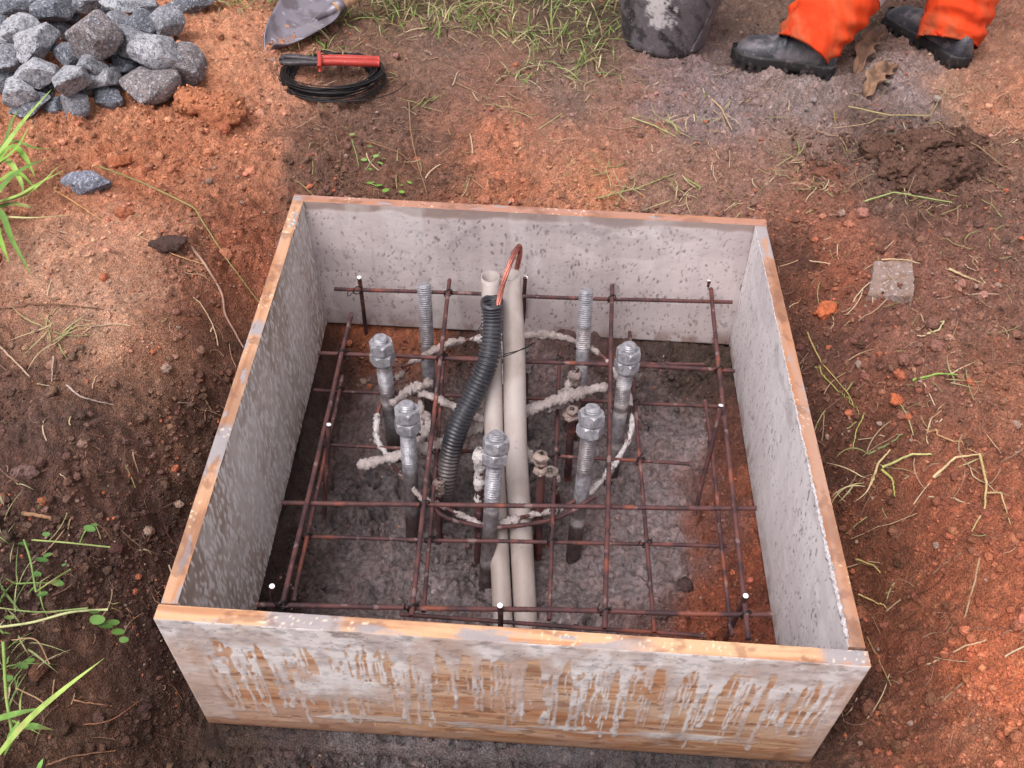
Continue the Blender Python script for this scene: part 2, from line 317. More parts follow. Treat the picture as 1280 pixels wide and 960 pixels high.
def make_ground():
    nu, nv = 800, 720
    v = np.linspace(0, 1, nv) ** 1.25; yy = -.62 + v * (3.40 + .62)
    hw = 1.08 + (2.6 - 1.08) * (yy + .62) / 4.02
    u = np.linspace(-1, 1, nu)
    X = (hw[:, None] * u[None]).ravel(); Y = np.repeat(yy, nu)
    Z = base_height(X, Y); D = density(X, Y, Z)
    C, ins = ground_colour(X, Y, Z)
    Y0 = Y.copy()
    rel = (fbm(X * 7, Y * 7, 40, 5, .55) - .5) * .042 + (fbm(X * 38, Y * 38, 44, 4, .65) - .5) * .022 * (.5 + D) + (fbm(X * 120, Y * 120, 48, 2, .6) - .5) * .007 * (.4 + D)
    tint = np.ones(len(X)); hue = np.zeros(len(X))
    for s, pr, amp, sd in ((.07, .30, .30, 1), (.036, .5, .36, 2), (.019, .75, .42, 3), (.0105, .8, .40, 4)):
        wx = X + (fbm(X / s * .9, Y / s * .9, sd * 3, 2) - .5) * s * .8; wy = Y + (fbm(X / s * .9, Y / s * .9, sd * 5, 2) - .5) * s * .8
        d, r1, r2 = cells(wx, wy, s, sd, pr)
        rad = (.25 + .3 * r1); h = np.sqrt(np.clip(rad ** 2 - d ** 2, 0, 1)) * s * amp * 1.6
        gate = ss(.25, .75, D + (r2 - .5) * .5); rel += h * gate
        tint *= np.where(h * gate > .0005, .86 + .32 * r2, 1); 
    # straggly cracks in the mud, thumb-sized hollows in the wet concrete
    mud = ss(1.95, 1.5, C[:, 0] / (C[:, 2] + 1e-4))
    d, r1, r2 = cells(X + (fbm(X * 40, Y * 40, 70, 3) - .5) * .03, Y + (fbm(X * 40, Y * 40, 71, 3) - .5) * .03, .045, 12, .8)
    mud2 = mud * np.where(ins, 1, .45); rel -= mud2 * .012 * ss(.35, .12, d) * (r2 > .45); mud_, mud = mud, mud2
    rel += mud * ((fbm(X * 26, Y * 26, 80, 5, .75) - .5) * .06 - .018 * ss(.05, .0, np.abs(fbm(X * 20, Y * 20, 83, 4) - .5))); mud = mud_
    wet = np.where(ins, .9, 0) * (.4 + .6 * mud) + .45 * ss(.10, .02, C.mean(1))
    dL, l1, l2 = cells(X + (fbm(X * 30, Y * 30, 170, 3) - .5) * .03, Y + (fbm(X * 30, Y * 30, 171, 3) - .5) * .03, .030, 15, .85); rel += mud2 * .9 * np.sqrt(np.clip((.3 + .35 * l1) ** 2 - dL ** 2, 0, 1)) * .022
    dL, l1, l2 = cells(X + (fbm(X * 60, Y * 60, 172, 3) - .5) * .015, Y + (fbm(X * 60, Y * 60, 173, 3) - .5) * .015, .015, 16, .8); rel += mud2 * np.sqrt(np.clip((.3 + .35 * l1) ** 2 - dL ** 2, 0, 1)) * .010
    wm = lambda f, k: (fbm(X * f, Y * f, k, 3) - .5)
    relm = wm(9, 301) * .030 + wm(34, 305) * .012 + wm(75, 309) * .004
    for s, amp, sd in ((.055, .55, 61), (.026, .6, 62), (.014, .5, 63)):
        dL, l1, l2 = cells(X + wm(1 / s * .8, 310 + sd) * s, Y + wm(1 / s * .8, 320 + sd) * s, s, sd, .8); relm += ss(.62, .1, dL) * (.35 + .65 * l1) * s * amp * .5
        relm -= ss(.20, .04, dL) * (l2 > .72) * s * .30
    ck = ss(.030, .0, np.abs(fbm(X * 13, Y * 13, 330, 4) - .5)) * ss(.45, .6, fbm(X * 6, Y * 6, 335, 3)); relm -= ck * .02; relm += wm(60, 347) * .012 + wm(140, 345) * .005; relm -= ss(.05, 0, np.abs(fbm(X * 30, Y * 30, 349, 3) - .5)) * ss(.42, .6, fbm(X * 9, Y * 9, 351, 3)) * .012
    mi_ = mud * ins; rel = rel * (1 - mi_) + relm * mi_
    tint *= (.55 + .9 * fbm(X * 34, Y * 34, 90, 5, .8)) * (1 - mi_) + mi_ * (.55 + .9 * fbm(X * 22, Y * 22, 90, 5, .7)) * (1 - .35 * ck)
    # cracks in the concrete tinted darker; random light and dark specks over the soil
    Z = Z + rel
    spk = cells(X, Y, .011, 91, .35); tint *= np.where(spk[0] < .28, .6 + 1.1 * spk[1], 1)
    C = np.clip(C * tint[:, None] * (1 + .10 * (fbm(X * 60, Y * 60, 95, 3)[:, None] - .5) * np.array([1, -1, -2])), 0, .8)
    under = (np.abs(X) > .51) & (np.abs(X) < .575) & (Y > -.03) & (Y < 1.16) | (np.abs(X) < .575) & ((Y > -.03) & (Y < .04) | (Y > 1.09) & (Y < 1.16))
    Z = np.where(under & (Y < .9), np.minimum(Z, -.378), Z)
    rough = np.clip(.93 - mi_ * .18 * ss(.45, .65, fbm(X * 12, Y * 12, 340, 4)) - (1 - .85 * mi_) * .42 * 1.9 * wet * fbm(X * 30, Y * 30, 99, 3), .32, 1)
    idx = np.arange(nu * nv).reshape(nv, nu)
    F = np.stack([idx[:-1, :-1], idx[:-1, 1:], idx[1:, 1:], idx[1:, :-1]], -1).reshape(-1, 4)
    # the field beyond: a coarse sheet with a hole where the detailed soil lies
    g = np.concatenate([-np.geomspace(40, 2.0, 22), np.linspace(-1.8, 1.8, 25), np.geomspace(2.0, 40, 22)])
    gx = g; gy = g + 1.2; GX, GY = np.meshgrid(gx, gy); gz = base_height(GX, GY) - .02 + (fbm(GX * 3, GY * 3, 4, 3) - .5) * .03
    n0 = len(X); gi = np.arange(GX.size).reshape(GX.shape) + n0
    GF = np.stack([gi[:-1, :-1], gi[:-1, 1:], gi[1:, 1:], gi[1:, :-1]], -1).reshape(-1, 4)
    def ins_patch(x, y):
        h = 1.08 + (2.6 - 1.08) * (y + .62) / 4.02; return (y > -.50) & (y < 3.2) & (np.abs(x) < h - .1)
    ip = ins_patch(GX.ravel(), GY.ravel()); GF = GF[~ip[GF - n0].all(1)]
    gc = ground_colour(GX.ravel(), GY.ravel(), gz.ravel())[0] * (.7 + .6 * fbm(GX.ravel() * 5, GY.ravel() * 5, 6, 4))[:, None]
    gc_ = mixc(np.array(alb((120, 80, 62))), np.array(alb((150, 92, 66))), fbm(GX.ravel() * 2, GY.ravel() * 2, 6, 4))
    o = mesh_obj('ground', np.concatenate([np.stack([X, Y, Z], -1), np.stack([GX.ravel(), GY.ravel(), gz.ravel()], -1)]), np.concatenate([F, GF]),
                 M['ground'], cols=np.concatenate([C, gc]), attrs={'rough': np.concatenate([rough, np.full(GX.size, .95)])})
    o.data.materials.append(M['concrete']); mi = np.zeros(len(F) + len(GF), np.int32); fm = (mud_ * ins)[F].mean(1) > .5; mi[:len(F)][fm] = 1; o.data.polygons.foreach_set('material_index', mi)
    tag(o, kind='structure')
    return X.reshape(nv, nu), yy, hw, Z.reshape(nv, nu), C.reshape(nv, nu, 3), D.reshape(nv, nu)
_GX, _yy, _hw, _GZ, _GC, _GD = make_ground()
def gidx(x, y):
    iy = np.clip(np.searchsorted(_yy, y), 0, len(_yy) - 1); hw = _hw[iy]
    ix = np.clip(((x / hw + 1) / 2 * (_GZ.shape[1] - 1)).round().astype(int), 0, _GZ.shape[1] - 1); return iy, ix
def gz(x, y):
    iy, ix = gidx(np.atleast_1d(np.asarray(x, float)), np.atleast_1d(np.asarray(y, float))); return _GZ[iy, ix]
def on(px, py, dz=0.0):
    p = hit(px, py)
    for _ in range(6): p = at(px, py, float(gz(p[0], p[1])[0]) * .6 + p[2] * .4)
    return np.array([p[0], p[1], float(gz(p[0], p[1])[0]) + dz])

# ------------------------------------------------------------------ the shuttering box
def board(name, A, B, A2, B2, inward, colour, root, n_long, n_tall, label=None):
    """A,B: outer top corners, A2,B2: outer bottom corners, inward: thickness vector.
    six gridded sides; colour(side, s, h, P) -> colour, roughness, relief"""
    A, B, A2, B2, w = map(V, (A, B, A2, B2, inward)); vs = []; fs = []; cs = []; rs = []; n = 0
    L = np.linalg.norm(B - A); H = np.linalg.norm(A2 - A)
    def side(kind, nu, nv, fn, nrm):
        nonlocal n
        uu, vv = np.meshgrid(np.linspace(0, 1, nu), np.linspace(0, 1, nv)); P = fn(uu.ravel()[:, None], vv.ravel()[:, None])
        c, r, h = colour(kind, uu.ravel() * L, vv.ravel() * (H if kind in ('outer', 'inner') else .025), P)
        edge = np.minimum(np.minimum(uu, 1 - uu) * L, np.minimum(vv, 1 - vv) * (H if kind in ('outer', 'inner') else .025)).ravel()
        P = P + nrm * (h * ss(0, .003, edge))[:, None]
        i = np.arange(nu * nv).reshape(nv, nu) + n; f = np.stack([i[:-1, :-1], i[:-1, 1:], i[1:, 1:], i[1:, :-1]], -1).reshape(-1, 4)
        e1 = fn(np.array([[1.]]), np.array([[0.]])) - fn(np.array([[0.]]), np.array([[0.]])); e2 = fn(np.array([[0.]]), np.array([[1.]])) - fn(np.array([[0.]]), np.array([[0.]]))
        if np.dot(np.cross(e1[0], e2[0]), nrm) < 0: f = f[:, ::-1]
        vs.append(P); fs.append(f); cs.append(c); rs.append(r); n += len(P)
    wn_ = w / np.linalg.norm(w)
    bl = lambda a, b, c, d: (lambda u, v: (a * (1 - u) + b * u) * (1 - v) + (c * (1 - u) + d * u) * v)
    no, nt2 = (n_long, n_tall) if colour is col_front else (60, 24)
    side('outer', no, nt2, bl(A, B, A2, B2), -wn_)
    ni, nt3 = (100, 30) if colour is col_front else (n_long, n_tall)
    side('inner', ni, nt3, bl(A + w, B + w, A2 + w, B2 + w), wn_)
    side('top', n_long, 9, bl(A, B, A + w, B + w), V((0, 0, 1)))
    side('bottom', 40, 3, bl(A2, B2, A2 + w, B2 + w), V((0, 0, -1)))
    t = (B - A) / L
    side('end', 9, 60, bl(A, A + w, A2, A2 + w), -t); side('end', 9, 60, bl(B, B + w, B2, B2 + w), t)
    o = mesh_obj(name, np.concatenate(vs), np.concatenate(fs), M['board'], None, np.concatenate(cs), True, {'rough': np.concatenate(rs)})
    # sharp edges where the sides meet need no shared vertices: each side has its own
    put(o, root)
    if label: o['label'] = label
    return o
TAN = lin((196, 150, 112)) * K; TAN2 = lin((170, 118, 84)) * K; BRN = lin((120, 84, 68)) * K
FILM = lin((200, 186, 182)) * K; FILM2 = lin((228, 222, 221)) * K; CEM = lin((150, 146, 150)) * K; DK = lin((88, 78, 78)) * K
def wood(s, h, seed, base=TAN):
    g = fbm(s * 5, h * 130 + 2 * fbm(s * 3, h * 8, seed, 3), seed, 4); b = fbm(s * 9, h * 14, seed + 3, 4)
    c = mixc(base, TAN2, ss(.42, .68, g) * .8); c = mixc(c, BRN, ss(.6, .75, b) * .5)
    return c, (g - .5) * .0006
def edge_colour(kind, s, h, seed, cem=(), base=TAN, cm=.62):
    c, r = wood(s, h, seed, base); n = fbm(s * 14, h * 60, seed + 8, 5)
    m = np.zeros(len(s))
    for a, b in cem: m = np.maximum(m, ss(a - .01, a + .012, s) * ss(b + .01, b - .012, s) * ss(.30, .42, n + .1 * fbm(s * 80, h * 80, 3, 2)))
    m = np.maximum(m, ss(cm, cm + .04, n))
    c = mixc(c, CEM, m * .9); sp = ss(.74, .80, fbm(s * 220, h * 220, seed + 9, 2)) * ss(.58, .68, fbm(s * 12, h * 9, seed + 14, 2)); c = mixc(c, lin((235, 215, 190)), sp * .7)
    c = mixc(c, BRN, ss(.6, .7, fbm(s * 30, h * 50, seed + 4, 4)) * .5)
    return c, np.full(len(s), .75), r + m * .0008 + (fbm(s * 120, h * 120, seed, 3) - .5) * .0012
def film_face(s, h, seed, H, light, dark, pit=1.0, fleck=0.0, topband=.03, topcol=BRN):
    n = fbm(s * 5, h * 5, seed, 5); v = fbm(s * 60, h * 7, seed + 5, 4)
    c = mixc(light, dark, ss(.35, .72, n) * .55 + .25 * ss(.45, .7, v))
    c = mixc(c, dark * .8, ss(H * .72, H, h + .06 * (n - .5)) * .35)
    bw = topband * (.5 + 1.6 * fbm(s * 11, h * 0 + 3, seed + 1, 4)); tb = ss(bw + .004, bw - .006, h); c = mixc(c, topcol, tb * .75)
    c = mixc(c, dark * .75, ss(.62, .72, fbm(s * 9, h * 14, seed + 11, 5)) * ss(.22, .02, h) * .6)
    rel = (fbm(s * 40, h * 40, seed, 4) - .5) * .0012 + (1 - tb) * .0008
    if pit:
        for sc, pr, sd in ((.020, .42, 31), (.011, .33, 33)):
            a = fbm(s * 30, h * 30, seed + 31, 2) - .5
            d, r1, r2 = cells(s * 1.0 + a * .03 + h * .25 * (a > 0), h * .42 + a * .02, sc * .62, seed * 7 + sd, pr * pit)
            m = ss(.15 + .12 * r1, .06, d * .8 + .25 * (fbm(s * 300, h * 200, seed, 2) - .5)) * ss(.38, .5, fbm(s * 8, h * 8, seed + sd, 3) + .12) * (1 - tb)
            c = mixc(c, DK, m * .7); rel -= m * .0005
    spl = ss(H - .055, H, h + .05 * (fbm(s * 14, h * 14, seed + 90, 5) - .5)) * ss(.40, .55, fbm(s * 45, h * 30, seed + 92, 4)); c = mixc(c, lin((126, 88, 70)) * K, spl * .55)
    sm = ss(.60, .68, fbm(s * 7, h * 1.6, seed + 95, 5)); c = mixc(c, FILM2, sm * .35); sm = ss(.60, .66, fbm(s * 3.5, h * 9, seed + 97, 5)); c = mixc(c, dark * .85, sm * .35)
    c = mixc(c, dark * .9, ss(.004, .0015, np.abs((s + .02 * (vn(h * 9, h * 0, seed) - .5)) % .37 - .18)) * ss(.5, .6, fbm(s * 5, h * 12, seed + 99, 3)) * .4)
    if fleck:
        for sc, pr, sd in ((.030, .8, 51), (.017, .8, 53)):
            d, r1, r2 = cells(s + (fbm(s * 25, h * 25, sd, 3) - .5) * .02, h * .28 + (fbm(s * 20, h * 20, sd + 1, 3) - .5) * .006, sc * .5, seed * 7 + sd, pr)
            m = ss(.40, .18, d + .5 * (fbm(s * 220, h * 90, seed, 3) - .5)) * ss(.44, .56, fbm(s * 6, h * 6, seed + sd, 4) + .16 * (h / H))
            c = mixc(c, FILM2, m * fleck); rel += m * .0006
    return c, rel
def drips(s, h, H):
    """cement that ran down the outside of the front board: coverage 0..1"""
    r = np.random.default_rng(11); L = s.max()
    bw = .040 + .05 * (fbm(s * 9, h * 0 + 1, 61, 4) - .35)
    cov = ss(.006, -.006, h - bw) * ss(.26, .34, fbm(s * 14, h * 26, 63, 5) + .16)
    xs0 = np.sort(r.uniform(.04, L - .012, 140))
    for k, x0 in enumerate(xs0):
        y0 = .03 + .03 * r.random(); ln = r.choice([r.uniform(.08, .2), r.uniform(.18, .30), r.uniform(.2, .30)]); w = r.uniform(.0013, .0034) + .0040 * r.random() ** 3
        xs = x0 + .014 * (vn(h * 12, h * 0 + k, 5) - .5) + .003 * (vn(h * 60, h * 0 + k, 6) - .5)
        t = (h - y0) / ln; ww = w * (.9 + 2.0 * np.exp(-np.clip(h - y0, 0, 1) / (.018 + .03 * vn(h * 0 + k * 1.7, h * 0, 4))) - .35 * np.clip(t, 0, 1) + .6 * np.exp(-((t - .96) / .05) ** 2)) * (.65 + .7 * vn(h * 45, h * 0 + k, 9))
        cov = np.maximum(cov, ss(ww + .0006, ww - .0010, np.abs(s - xs)) * (h > y0 - .03) * ss(1.02, .98, t) * ss(.20, .27, fbm(s * 60, h * 24, 64, 3)))
    for k in range(90):                                        # thin late runs
        x0 = r.uniform(.05, L - .02); y0 = r.uniform(.05, .2); ln = r.uniform(.03, .11); w = r.uniform(.0009, .0019); xs = x0 + .008 * (vn(h * 20, h * 0 + k, 15) - .5); t = (h - y0) / ln
        cov = np.maximum(cov, ss(w + .0004, w - .0006, np.abs(s - xs)) * (t > 0) * (t < 1))
    # broad patches
    n = fbm(s * 6.5, h * 3.4, 66, 5); cov = np.maximum(cov, ss(.68, .70, n) * ss(.27, .22, h) * .9)
    cov = np.maximum(cov, ss(.055, .035, s - .02 * fbm(h * 30, h * 0, 3, 3)) * .9)                      # white left end
    cov = np.maximum(cov, ss(.05, .02, L - s + .03 * (n - .5)) * .6)
    bb = .305 + .03 * (fbm(s * 7, h * 0, 67, 4) - .5); cov = np.maximum(cov, ss(.016, .008, np.abs(h - bb)) * ss(.46, .58, fbm(s * 9, h * 60, 68, 4)) * .9)
    cov *= 1 - .95 * ss(.345, .355, h + .02 * (fbm(s * 20, h * 9, 69, 3) - .5))
    return cov
def col_front(kind, s, h, P):
    if kind == 'outer':
        w, r = wood(s, h, 2, lin((208, 168, 136)) * K)
        w = mixc(w, lin((184, 122, 84)) * K, ss(.50, .70, fbm(s * 5, h * 12, 71, 4)) * .6)
        w = mixc(w, lin((214, 192, 178)) * K, ss(.45, .6, fbm(s * 8, h * 18, 75, 4)) * .35)
        w = mixc(w, lin((120, 82, 62)) * K, ss(.66, .72, fbm(s * 30, h * 90, 72, 4)) * .6)
        cv = drips(s, h, HB); f = mixc(FILM, FILM2, ss(.35, .6, fbm(s * 20, h * 20, 73, 4))); f = mixc(f, CEM, ss(.56, .68, fbm(s * 60, h * 70, 74, 5)) * .4)
        f = mixc(f, lin((190, 158, 140)) * K, ss(.50, .7, fbm(s * 12, h * 6, 79, 4)) * .6)
        # damp rim beside each run, specks and scratches
        c = mixc(w, lin((160, 120, 94)) * K, ss(.05, .4, cv) * ss(.9, .5, cv) * .5); c = mixc(c, f, cv * .93)
        d, r1, r2 = cells(s, h, .012, 77, .4); c = mixc(c, DK, ss(.16, .08, d) * (r1 > .5) * .7)
        c = mixc(c, lin((132, 88, 62)) * K, ss(.338, .352, h + .015 * (fbm(s * 15, h * 9, 76, 3) - .5)) * .5)
        c = mixc(c, BRN * .8, ss(.362, .372, h) * .6)
        gb = ss(.10, .0, h) * ss(.60, .68, fbm(s * 40, h * 90, 78, 5)); c = mixc(c, DK, gb * .45)
        return c, np.full(len(s), .72), r + cv * .0008 + (fbm(s * 70, h * 70, 7, 3) - .5) * .001
    if kind == 'inner':
        c, r = film_face(s, h, 3, HB, FILM, CEM); return c, np.full(len(s), .6), r
    c, q, r = edge_colour(kind, s, h, 5, cem=((.17, .29), (1.03, 1.10)), base=lin((208, 164, 128)) * K, cm=.70)
    m = ss(.29, .33, s) * ss(.80, .70, s) * ss(.016, .011, h + .012 * (fbm(s * 12, h * 0, 87, 4) - .5) * 2) * ss(.36, .44, fbm(s * 9, h * 30, 88, 4)); return mixc(c, CEM, m * .85), q, r
def mk(inner_kw, outer_seed, edge_kw):
    def f(kind, s, h, P):
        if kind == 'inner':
            c, r = film_face(s, h, H=HB, **inner_kw); return c, np.full(len(s), .62), r
        if kind == 'outer':
            c, r = wood(s, h, outer_seed); cc = mixc(c, CEM, ss(.5, .6, fbm(s * 8, h * 8, outer_seed, 4)) * .7); return cc, np.full(len(s), .8), r
        return edge_colour(kind, s, h, **edge_kw)
    return f
box = empty('shuttering_box', (0, .56, -HB), 'square bottomless box of rough boards smeared with cement around the foundation pit', 'formwork box')
TL, TR, BR_, BL_ = (-.563, 1.128, 0), (.544, 1.134, .0), (.549, -.003, .0), (-.547, .005, .0)
T = .0255
# front board covers the ends of the side boards; the back board covers them too
board('board', (-.5505, .003, 0), (.5515, -.004, 0), (-.538, .010, -HB), (.553, .004, -HB), (0, T, 0), col_front, box, 430, 150, 'front board, tan wood with white cement runs')
board('board', (-.563, 1.128, 0), (.545, 1.136, 0), (-.548, 1.122, -HB), (.556, 1.127, -HB), (0, -T, 0),
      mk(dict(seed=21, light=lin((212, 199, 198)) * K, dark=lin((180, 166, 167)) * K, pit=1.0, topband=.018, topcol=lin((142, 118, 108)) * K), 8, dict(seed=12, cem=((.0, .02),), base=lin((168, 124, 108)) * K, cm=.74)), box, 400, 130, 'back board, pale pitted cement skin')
yb, yf = 1.102 - .002, T + .0035
board('board', (-.5615, yb + .001, .0025), (-.5465, yf + .001, .002), (-.543, yb - .006, -HB), (-.528, yf + .006, -HB), (T, 0, 0),
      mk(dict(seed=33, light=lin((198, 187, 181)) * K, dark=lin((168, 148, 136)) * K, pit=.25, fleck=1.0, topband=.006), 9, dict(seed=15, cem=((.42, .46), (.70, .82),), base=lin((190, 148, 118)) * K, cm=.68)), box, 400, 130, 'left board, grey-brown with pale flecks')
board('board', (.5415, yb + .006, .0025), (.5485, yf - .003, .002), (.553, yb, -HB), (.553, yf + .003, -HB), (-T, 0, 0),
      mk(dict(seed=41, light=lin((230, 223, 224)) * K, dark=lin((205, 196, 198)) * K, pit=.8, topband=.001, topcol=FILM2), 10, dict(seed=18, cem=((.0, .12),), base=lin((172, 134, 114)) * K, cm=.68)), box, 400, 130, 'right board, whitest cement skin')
# cement burr along the inner top edge of the right board
mb = MB(); yy = np.linspace(yf + .01, yb - .02, 220)
hr = ss(.8, .0, yy) * .0030 + .0012
tube(mb, np.stack([.5415 - T + .0075 * (yy - yf) * -0 + .007 * (1.1 - yy) / 1.1 + (rng.random(220) - .5) * .0022, yy, .001 + (rng.random(220) - .5) * .002], -1), hr * (.6 + .8 * rng.random(220)), 6, alb((196, 188, 190)), rag=.3)
put(mb.build('cement_burr', M['crust']), box)

# ------------------------------------------------------------------ anchor bolt cage
def ribbed(P0, P1, r, pitch=.009, cdist=None, wob=.0015, tip=None):
    P0, P1 = V(P0), V(P1); L = np.linalg.norm(P1 - P0); n = max(8, int(L / pitch * 2)); t = np.linspace(0, 1, n)[:, None]
    P = P0 + (P1 - P0) * t; P += (np.stack([vn(t[:, 0] * 4, t[:, 0] * 0 + rng.random() * 50, 1), vn(t[:, 0] * 4, t[:, 0] * 0 + rng.random() * 50, 2), vn(t[:, 0] * 4, t[:, 0] * 0 + rng.random() * 50, 3)], -1) - .5) * wob * 2
    return P, r * np.where(np.arange(n) % 2, 1.10, .93)
GAL = V(alb((156, 154, 160))); MUD = V(alb((104, 92, 92))); DARK = V(alb((62, 46, 44))); PALE = V(alb((205, 196, 196)))
cage = empty('anchor_bolt_cage', (-.04, .74, -.46), 'ring of seven galvanised anchor bolts tied by cement-crusted hoops and crossing straps', 'anchor bolts')
BOLTS = [  # top pixel, base pixel, top height, nuts
 (475, 421, 497, 590, -.10, 2), (508, 504, 518, 690, -.10, 2), (621, 541, 606, 752, -.10, 2), (741, 508, 714, 712, -.10, 2), (787, 430, 762, 610, -.10, 2), (733, 362, 722, 545, -.13, 0), (530, 355, 540, 540, -.13, 0)]
def hexnut(axis_o, zdir, z0, h, r, rot, parent):
    mb = MB(); rings = []
    U = np.cross(zdir, [0, 1, 0]); U /= np.linalg.norm(U); W = np.cross(zdir, U); n = 36; a = np.arange(n) * 2 * math.pi / n
    ap = r * math.cos(math.pi / 6); ph = ((a + math.pi / 6) % (math.pi / 3)) - math.pi / 6; hexr = ap / np.cos(ph)
    prof = [(0, .60 * ap * np.ones(n)), (0, np.minimum(hexr, ap * 1.0)), (.10, np.minimum(hexr, ap * 1.09)), (.17, hexr), (.83, hexr), (.90, np.minimum(hexr, ap * 1.09)), (1, np.minimum(hexr, ap * 1.0)), (1.0, .60 * ap * np.ones(n))]
    v = []
    for t, rr in prof: v.append(axis_o + zdir * (z0 - h + h * t) + (U[None] * np.cos(a + rot)[:, None] + W[None] * np.sin(a + rot)[:, None]) * rr[:, None])
    f = [(i * n + j, i * n + (j + 1) % n, (i + 1) * n + (j + 1) % n, (i + 1) * n + j) for i in range(len(prof) - 1) for j in range(n)]
    mb.add(np.concatenate(v), f, GAL * 1.05)
    o = mb.build('nut', M['galv'], smooth=False); o.parent = parent; return o
bolt_axes = []
for k, (tx, ty, bx, by, zt, nn) in enumerate(BOLTS):
    a = at(tx, ty, zt); b = at(bx, by, -.50); d = (a - b) / np.linalg.norm(a - b); L = np.linalg.norm(a - b)
    th = .15; ss_ = [0, .0018]; s = .003
    while s < th: ss_.append(s); s += .0027
    nt_ = len(ss_); ss_ += list(np.linspace(th + .004, L, 40)); ss_ = np.array(ss_)
    r = np.where(np.arange(len(ss_)) % 2, .0172, .0142); r[nt_:] = .0162; r[0] = .0135; r[1] = .0155
    P = a - d * ss_[:, None]
    nz = fbm(ss_ * 20, ss_ * 0 + k * 5, 3, 3) ; c = mixc(GAL, MUD, ss(.17, .24, ss_ + .12 * (nz - .5)) * .75); c = mixc(c, MUD, ss(.50, .60, nz) * .7 * ss(.03, .10, ss_)); c = mixc(c, PALE, ss(.60, .66, fbm(ss_ * 30, ss_ * 0 + k * 7, 5, 3)) * .7 * ss(.05, .15, ss_)); c = mixc(c, DARK, ss(L - .15, L - .09, ss_) * .85)
    mb = MB(); tube(mb, P, r, 24, c); bo = put(mb.build('anchor_bolt', M['galv'], smooth=False), cage); bolt_axes.append((a, d, L))
    if not nn: bo['label'] = 'bolt without nuts'
    if nn:
        nut = []
        for q, (z0, rot) in enumerate(((-.013, .3 + k), (-.041, .75 + k * 1.7))):
            o = hexnut(a, d, z0, .026, .0285, rot, bo)
def crusted(P, r, n=9, rag=.35, c0=(178, 166, 163), c1=(112, 97, 94), ell=None):
    m = len(P); c = mixc(V(alb(c0)), V(alb(c1)), ss(.35, .7, fbm(np.arange(m) * .10, np.arange(m) * 0, 8, 3)) * .6); mb = MB()
    rr = r * (.45 + 1.1 * fbm(np.arange(m) * .13, np.arange(m) * 0 + rng.random() * 40, 2, 4)); rr = rr * np.minimum(1, .35 + .35 * np.minimum(np.arange(m), np.arange(m)[::-1])); tube(mb, P, rr, n, c, rag=rag, ell=ell); return mb
def wp(L): return np.array([at(x, y, z) for x, y, z in L])
HO = [(505,463,-.27),(545,437,-.27),(592,424,-.27),(640,420,-.27),(690,420,-.27),(728,432,-.28),(768,462,-.29),(790,505,-.30),(780,560,-.31),(748,604,-.31),(700,632,-.32),(655,648,-.32)]
def hoop_bar(pts_, n, r_, seed):
    P = curve(wp(pts_), n); q = np.random.default_rng(seed); P = P + np.stack([vn(np.arange(n) * .09, np.full(n, 3. + seed), k) - .5 for k in range(3)], -1) * .014
    mb = MB(); tube(mb, P, .0042, 7); h_ = put(mb.build('hoop', M['rebar'], col=False), cage); i = 2
    while i < n - 8:
        k = int(q.integers(12, 40)); k = min(k, n - i - 1)
        if k > 4:
            o = crusted(P[i:i + k], r_ * q.uniform(.75, 1.15), rag=.5, c0=[(196, 184, 182), (168, 154, 150), (212, 206, 205)][q.integers(3)]).build('mortar_crust', M['crust']); o.parent = h_
        i += k + int(q.integers(0, 4))
hoop_bar(HO, 160, .0078, 1)
HO2 = [(655,648,-.32),(612,657,-.32),(566,640,-.32),(530,618,-.31),(497,590,-.31),(474,552,-.30),(470,518,-.29),(488,482,-.28),(505,463,-.27)]
hoop_bar(HO2, 140, .0078, 2)
# a second, barer hoop low at the front
H3 = [(538,632,-.30),(560,648,-.31),(605,658,-.31),(650,657,-.31),(700,646,-.31),(745,620,-.30)]
mb = MB(); tube(mb, curve(wp(H3), 70), .0048, 7, alb((84, 58, 56)), rag=.15); o = put(mb.build('hoop', M['rebar']), cage); o['label'] = 'bare rusty hoop with little cement'
# crossing straps crusted with mortar
for pts_, w_ in (([(446,583,-.25),(500,569,-.25),(545,556,-.25),(600,535,-.245),(650,517,-.245),(705,497,-.24),(760,482,-.24)], .0125),
                 ([(518,487,-.27),(560,505,-.275),(610,530,-.28),(665,572,-.29),(700,602,-.30)], .0095)):
    put(crusted(curve(wp(pts_), 110), w_, ell=(1.15, .8)).build('strap', M['crust']), cage)
for pts_, w_ in (([(488,507,-.26),(512,488,-.26),(541,478,-.26)], .0125), ([(525,500,-.28),(531,560,-.36)], .007), ([(719,462,-.25),(700,500,-.27),(665,515,-.26)], .0085),
                 ([(655,512,-.26),(690,508,-.26),(715,492,-.26)], .011), ([(793,468,-.25),(800,472,-.25)], .008), ([(512,560,-.27),(535,540,-.26),(532,515,-.26)], .010),
                 ([(486,575,-.27),(508,566,-.26),(536,558,-.26)], .009), ([(452,470,-.30)] and [(600,610,-.33),(598,640,-.36)], .006)):
    put(crusted(curve(wp(pts_), 34), w_, rag=.45).build('mortar_lump', M['crust']), cage)
for x, y, z in ((610, 656, -.315), (758, 602, -.31), (692, 636, -.32)):      # black tie wire knots
    c0 = at(x, y, z); mb = MB(); t = np.linspace(0, 1, 90); a = t * 2 * math.pi * 5
    P = c0 + np.stack([np.cos(a) * .008 + (t - .5) * .012, np.sin(a * .7) * .007, np.sin(a) * .009], -1) + rng.normal(0, .0008, (90, 3)); tube(mb, P, .0012, 5, (.02, .02, .02)); put(mb.build('tie_wire', M['wire'], col=False), cage)

